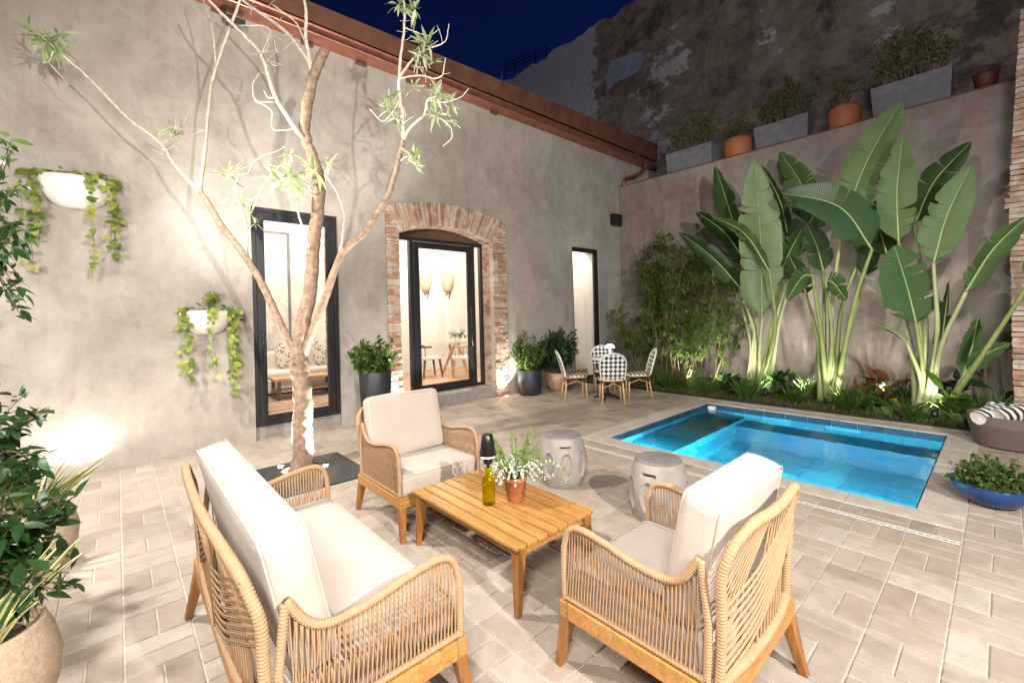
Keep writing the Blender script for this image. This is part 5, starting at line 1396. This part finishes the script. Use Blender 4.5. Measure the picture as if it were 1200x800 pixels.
def sprigs(name, label, loc, trunk, twigs, mat, ll, lw, seed, per=16, rads=.02):
    t = thing(name, label, 'plant', loc); r = random.Random(seed); s, f = MB(), MB()
    s.tube(spline(trunk, 5), [lerp(rads, rads*.6, i/(len(spline(trunk, 5))-1)) for i in range(len(spline(trunk, 5)))], 8)
    for (pts, n) in twigs:
        P = spline(pts, 5); m_ = len(P); s.tube(P, [lerp(.007, .002, i/(m_-1)) for i in range(m_)], 5, caps=False)
        for k in range(n):
            x = (r.uniform(.2, 1)**.8)*(m_-1); j = min(int(x), m_-2); p = lerp(P[j], P[j+1], x-j); dd = (P[j+1]-P[j]).normalized()
            l = ll*r.uniform(.55, 1.15); leaf2(f, p+rvec(r)*.02, dd*.5+rvec(r)*.9+Vector((0, 0, -.15)), l, lw*l/ll, (Vector((0, 0, 1))+rvec(r)*.6).normalized(), r.uniform(.05, .35), .15)
    f.build('foliage', mat, t, True); s.build('stems', 'stem_brown', t, True); return t
rl = random.Random(111)
tw = []
c0 = deep(-22, 700, 1.75)
for k in range(30):
    e = deep(rl.uniform(-15, 95), rl.uniform(560, 705), rl.uniform(1.55, 1.95)); 
    tw.append(([c0+Vector((0, 0, .05)), lerp(c0, e, .5)+Vector((0, 0, .06)), e], 13))
sprigs('leafy_shrub', 'dark glossy leafed shrub hanging over the near sandy pot', (-2.62, -.62, 0), [(-2.62, -.62, .0), (-2.60, -.60, .3), tuple(c0)], tw, 'leaf_dark', .085, .04, 112)
tw = []
c1 = deep(-30, 590, 2.6)
for k in range(42):
    e = deep(rl.uniform(-20, 62), rl.uniform(448, 585), rl.uniform(2.3, 2.8)); tw.append(([c1, lerp(c1, e, .55)+Vector((0, 0, .12)), e], 14))
c2 = deep(-25, 300, 2.8)
for (x, y) in ((18, 168), (14, 162), (12, 225), (20, 218), (22, 262), (30, 285), (15, 292), (34, 270), (28, 330), (30, 355), (25, 372), (8, 345), (2, 250), (5, 300)):
    e = deep(x, y, rl.uniform(2.6, 2.95)); tw.append(([c2+Vector((0, 0, .0)), lerp(c2, e, .5)+Vector((0, 0, .07)), e], 16))
c3 = c2+Vector((.02, -.18, 1.05))  # crown out of view, added in the lamp path to dapple floor and sofa
for k in range(130):
    e = c3+Vector((rl.uniform(-.7, .75), rl.uniform(-.9, .55), rl.uniform(-.25, 1.0)))
    if (e-EYE).dot(fwd) > .2 and e.z < 1.75+.75*(e-EYE).dot(fwd) and (e-EYE).dot(rgt)/(e-EYE).dot(fwd) > -1.34: continue
    tw.append(([c3, lerp(c3, e, .5)+Vector((0, 0, .07)), e], 13))
B_ = Vector((c1.x-.15, c1.y-.15, 0))
sprigs('leafy_tree', 'tall leafy shrub reaching in at the left edge of the courtyard', tuple(B_), [tuple(B_), tuple(lerp(B_, c1, .5)), tuple(c1), tuple(lerp(c1, c2, .5)), tuple(c2), tuple(c3)], tw, 'leaf_dark', .095, .042, 113)

# ================================================================== INTERIOR THINGS (seen through the glass)
zf = .166
t = thing('indoor_sofa', 'white sofa with patterned pillows inside behind the glass door', 'sofa', (-9.55, 2.75, zf), R_(-90))
m = MB(); m.box((0, 0, .20), (2.0, .85, .28)); m.build('base', 'sofa_white', t, bevel=.05); m = MB(); m.box((0, -.36, .55), (2.0, .18, .5)); m.build('backrest', 'sofa_white', t, bevel=.06)
for s_ in (-1, 1):
    m = MB(); m.box((s_*.98, 0, .36), (.16, .85, .5)); m.build('arm', 'sofa_white', t, bevel=.05)
m = MB(); m.box((0, .05, .40), (1.78, .7, .14)); m.build('seat_cushion', 'sofa_white', t, bevel=.05)
for i, (x, lab) in enumerate(((-.55, 'dark patterned pillow at the right end of the indoor sofa'), (.15, 'dark patterned pillow in the middle of the indoor sofa'))):
    o = cushion('pillow', (.48, .16, .46), None, (0, 0, 0), None, .05, .05, 'pillow_pattern', 7+i); o.parent = None; o.location = (-9.78+.22, 2.75-x, zf+.72); o.rotation_euler = (R_(14), 0, R_(-90)); tag(o, lab, 'pillow', 'pillows on the indoor sofa')
t = thing('low_bench', 'low wooden table in front of the indoor sofa', 'table', (-8.75, 2.6, zf))
m = MB(); m.box((0, 0, .37), (.5, 1.1, .045)); m.box((0, 0, .16), (.42, 1.0, .03)); m.build('table_top', 'pale_wood', t, bevel=.004)
for sx in (-1, 1):
    for sy in (-1, 1): m = MB(); m.box((sx*.2, sy*.48, .175), (.05, .05, .35)); m.build('leg', 'dark_wood', t)
m = MB(); m.box((-8.7, 2.6, zf+.006), (2.1, 2.6, .012)); tag(m.build('rug', 'rug_tan', origin=(-8.7, 2.6, zf)), 'tan rug under the low table inside behind the glass door', 'rug')
t = thing('framed_panel', 'tall pale framed panel on the wall inside the glass door', 'picture', (-10.19, 2.50, 1.95))
m = MB(); 
for sy in (-1, 1): m.box((.02, sy*.26, 0), (.04, .05, 3.0))
for sz in (-1, 1): m.box((.02, 0, sz*1.475), (.04, .47, .05))
m.build('frame', 'planter_grey', t); m = MB(); m.box((.012, 0, 0), (.02, .47, 2.9)); m.build('panel', 'art_paper', t)
for i, (py_, lab) in enumerate(((6.10, 'tan basket sconce nearer the door frame on the dining room wall'), (6.78, 'tan basket sconce farther right on the dining room wall'))):
    t = thing('wall_basket', lab, 'wall basket', (-10.195, py_, 2.45), 0, 'basket sconces in the dining room')
    m = MB(); m.lathe([(.17, .30), (.19, .22), (.185, .05), (.13, -.15), (.05, -.22), (.0001, -.22)], 24, a0=-math.pi/2, a1=math.pi/2); m.build('basket', 'rattan', t, solid=.01)
    m = MB(); m.tube([(.02, -.17, .31), (.02, .17, .31)], .012, 6); m.build('hook', 'black_metal', t)
    m = MB(); m.tube(spline([(.05, -.08, -.30), (.07, 0, -.24), (.06, .06, -.22), (.05, .03, -.40)], 5), .014, 6); m.build('strap', 'dark_wood', t)
dt = thing('dining_table', 'glass topped dining table inside the arched doorway', 'table', (-9.15, 6.25, zf))
m = MB(); m.lathe([(.0001, .735), (.60, .735), (.605, .742), (.60, .75), (.0001, .75)], 40); m.build('table_top', 'window_glass', dt)
m = MB()
for k in range(3): a = R_(120*k+30); m.bar((.12*math.cos(a+1), .12*math.sin(a+1), .73), (.36*math.cos(a), .36*math.sin(a), 0), .06, .05)
m.build('base', 'pale_wood', dt)
t = thing('plant_vase', 'vase of leafy stems standing on the indoor dining table', 'vase', (-9.15, 6.35, zf+.752)); m = MB(); m.lathe([(.0001, 0), (.05, 0), (.07, .06), (.03, .15), (.035, .17)], 20); m.build('vase', 'white_ceramic', t)
s, f = MB(), MB(); shrub(s, f, (0, 0, .12), (0, 0, .22), (.3, .3, .12), 16, 8, .08, .03, random.Random(5), spread=.01); f.build('foliage', 'leaf_shrub', t); s.build('stems', 'stem_brown', t)
def dchair(label, loc, rz, mat):
    t = thing('dining_chair', label, 'chair', loc, rz, 'dining chairs inside the arched doorway')
    m = MB(); m.box((0, 0, .45), (.48, .46, .06)); m.build('seat', 'sofa_white', t, bevel=.02)
    m = MB(); P = [(.24*math.cos(a), -.02+.26*math.sin(a)*1.0, .72) for a in np.linspace(math.pi, 2*math.pi, 12)]; m.tube(P, .024, 8)
    for a in (1.2, 1.35, 1.5, 1.65, 1.8): m.tube([(.22*math.cos(a*math.pi), -.02+.24*math.sin(a*math.pi), .48), (.24*math.cos(a*math.pi), -.02+.26*math.sin(a*math.pi), .72)], .01, 6)
    m.build('backrest', mat, t)
    for sx in (-1, 1):
        for sy in (-1, 1): m = MB(); m.bar((sx*.2, sy*.18, .43), (sx*.23, sy*.23, 0), .045, .028); m.build('leg', mat, t)
dchair('dark framed dining chair with a white seat inside the arched doorway', (-9.02, 5.45, zf), R_(-10), 'dark_wood')
dchair('pale wooden dining chair in front of the glass dining table', (-8.45, 6.0, zf), R_(60), 'pale_wood')
# ceiling lamps in the rooms
for lab, (x, y), e in (('recessed ceiling lamp in the living room', (-8.6, 1.8), 170), ('recessed ceiling lamp in the dining room', (-8.6, 5.9), 190), ('recessed ceiling lamp behind the narrow window', (-7.45, 8.1), 60), ('recessed ceiling lamp near the indoor brick pier', (-8.3, 3.6), 90)):
    t = thing('ceiling_lamp', lab, 'ceiling lamp', (x, y, 3.795), 0, 'recessed ceiling lamps indoors'); m = MB(); m.lathe([(.0001, -.006), (.07, -.006)], 20); m.build('lens', 'lit_shade', t); m = MB(); m.lathe([(.07, -.008), (.085, -.008), (.088, 0)], 20); m.build('trim_ring', 'white_paint', t)
    lamp('POINT', 'room_lamp', (0, 0, -.12), e, (1, .88, .74), size=.08, parent=t)

# ================================================================== POOL LAMPS, SKYLINE
for lab, loc, rz in (('underwater lamp on the near pool wall, pool side of the drum stools', (-2.0, PY0+.012, -.62), R_(90)), ('underwater lamp on the near pool wall toward the blue bowl', (-.95, PY0+.012, -.62), R_(90)), ('underwater lamp on the near pool wall over the shallow ledge', (-3.08, PY0+.012, -.24), R_(90))):
    t = thing('pool_lamp', lab, 'pool lamp', loc, rz, 'underwater pool lamps')
    m = MB(); m.lathe([(.0001, .012), (.05, .010), (.058, .004)], 24); m.v = [(z, x, y) for x, y, z in m.v]; m.build('lens', 'lit_pool_lens', t)
    m = MB(); m.lathe([(.058, .004), (.066, .01), (.075, 0)], 24); m.v = [(z, x, y) for x, y, z in m.v]; m.build('trim_ring', 'white_paint', t)
    lamp('POINT', 'pool_glow', (.10, 0, 0), 135 if loc[2] < -.3 else 60, (.85, .97, 1), size=.06, parent=t)
t = thing('pool_skimmer', 'small round white skimmer cap at the far left pool corner', 'skimmer', (PX0+.10, PY1-.09, -.08))
m = MB(); m.lathe([(.0001, .05), (.06, .05), (.068, .04), (.068, .0), (.05, -.02), (.0001, -.02)], 28); m.build('cap', 'white_paint', t)
t = thing('roof_railing', 'thin dark railing on a far roof against the night sky', 'railing', (-13.5, 14.0, 0))
m = MB(); a, b = at(592, 84, 1, 14.5), at(640, 62, 1, 14.5)
for k in range(5): m.tube([lerp(a, b, k/4)+Vector((0, 0, -2)), lerp(a, b, k/4)+Vector((0, 0, .35))], .025, 6)
for z in (.0, .17, .34): m.tube([a+Vector((0, 0, z)), b+Vector((0, 0, z))], .02, 6)
m.build('rails', 'black_metal', t, True)
t = thing('roof_post', 'short pale vent post above the roof edge against the sky', 'post', tuple(at(588, 92, 1, 14.2)-Vector((0, 0, 2))))
m = MB(); m.tube([(0, 0, 0), (0, 0, 2.35)], .035, 8); m.build('post', 'white_paint', t)
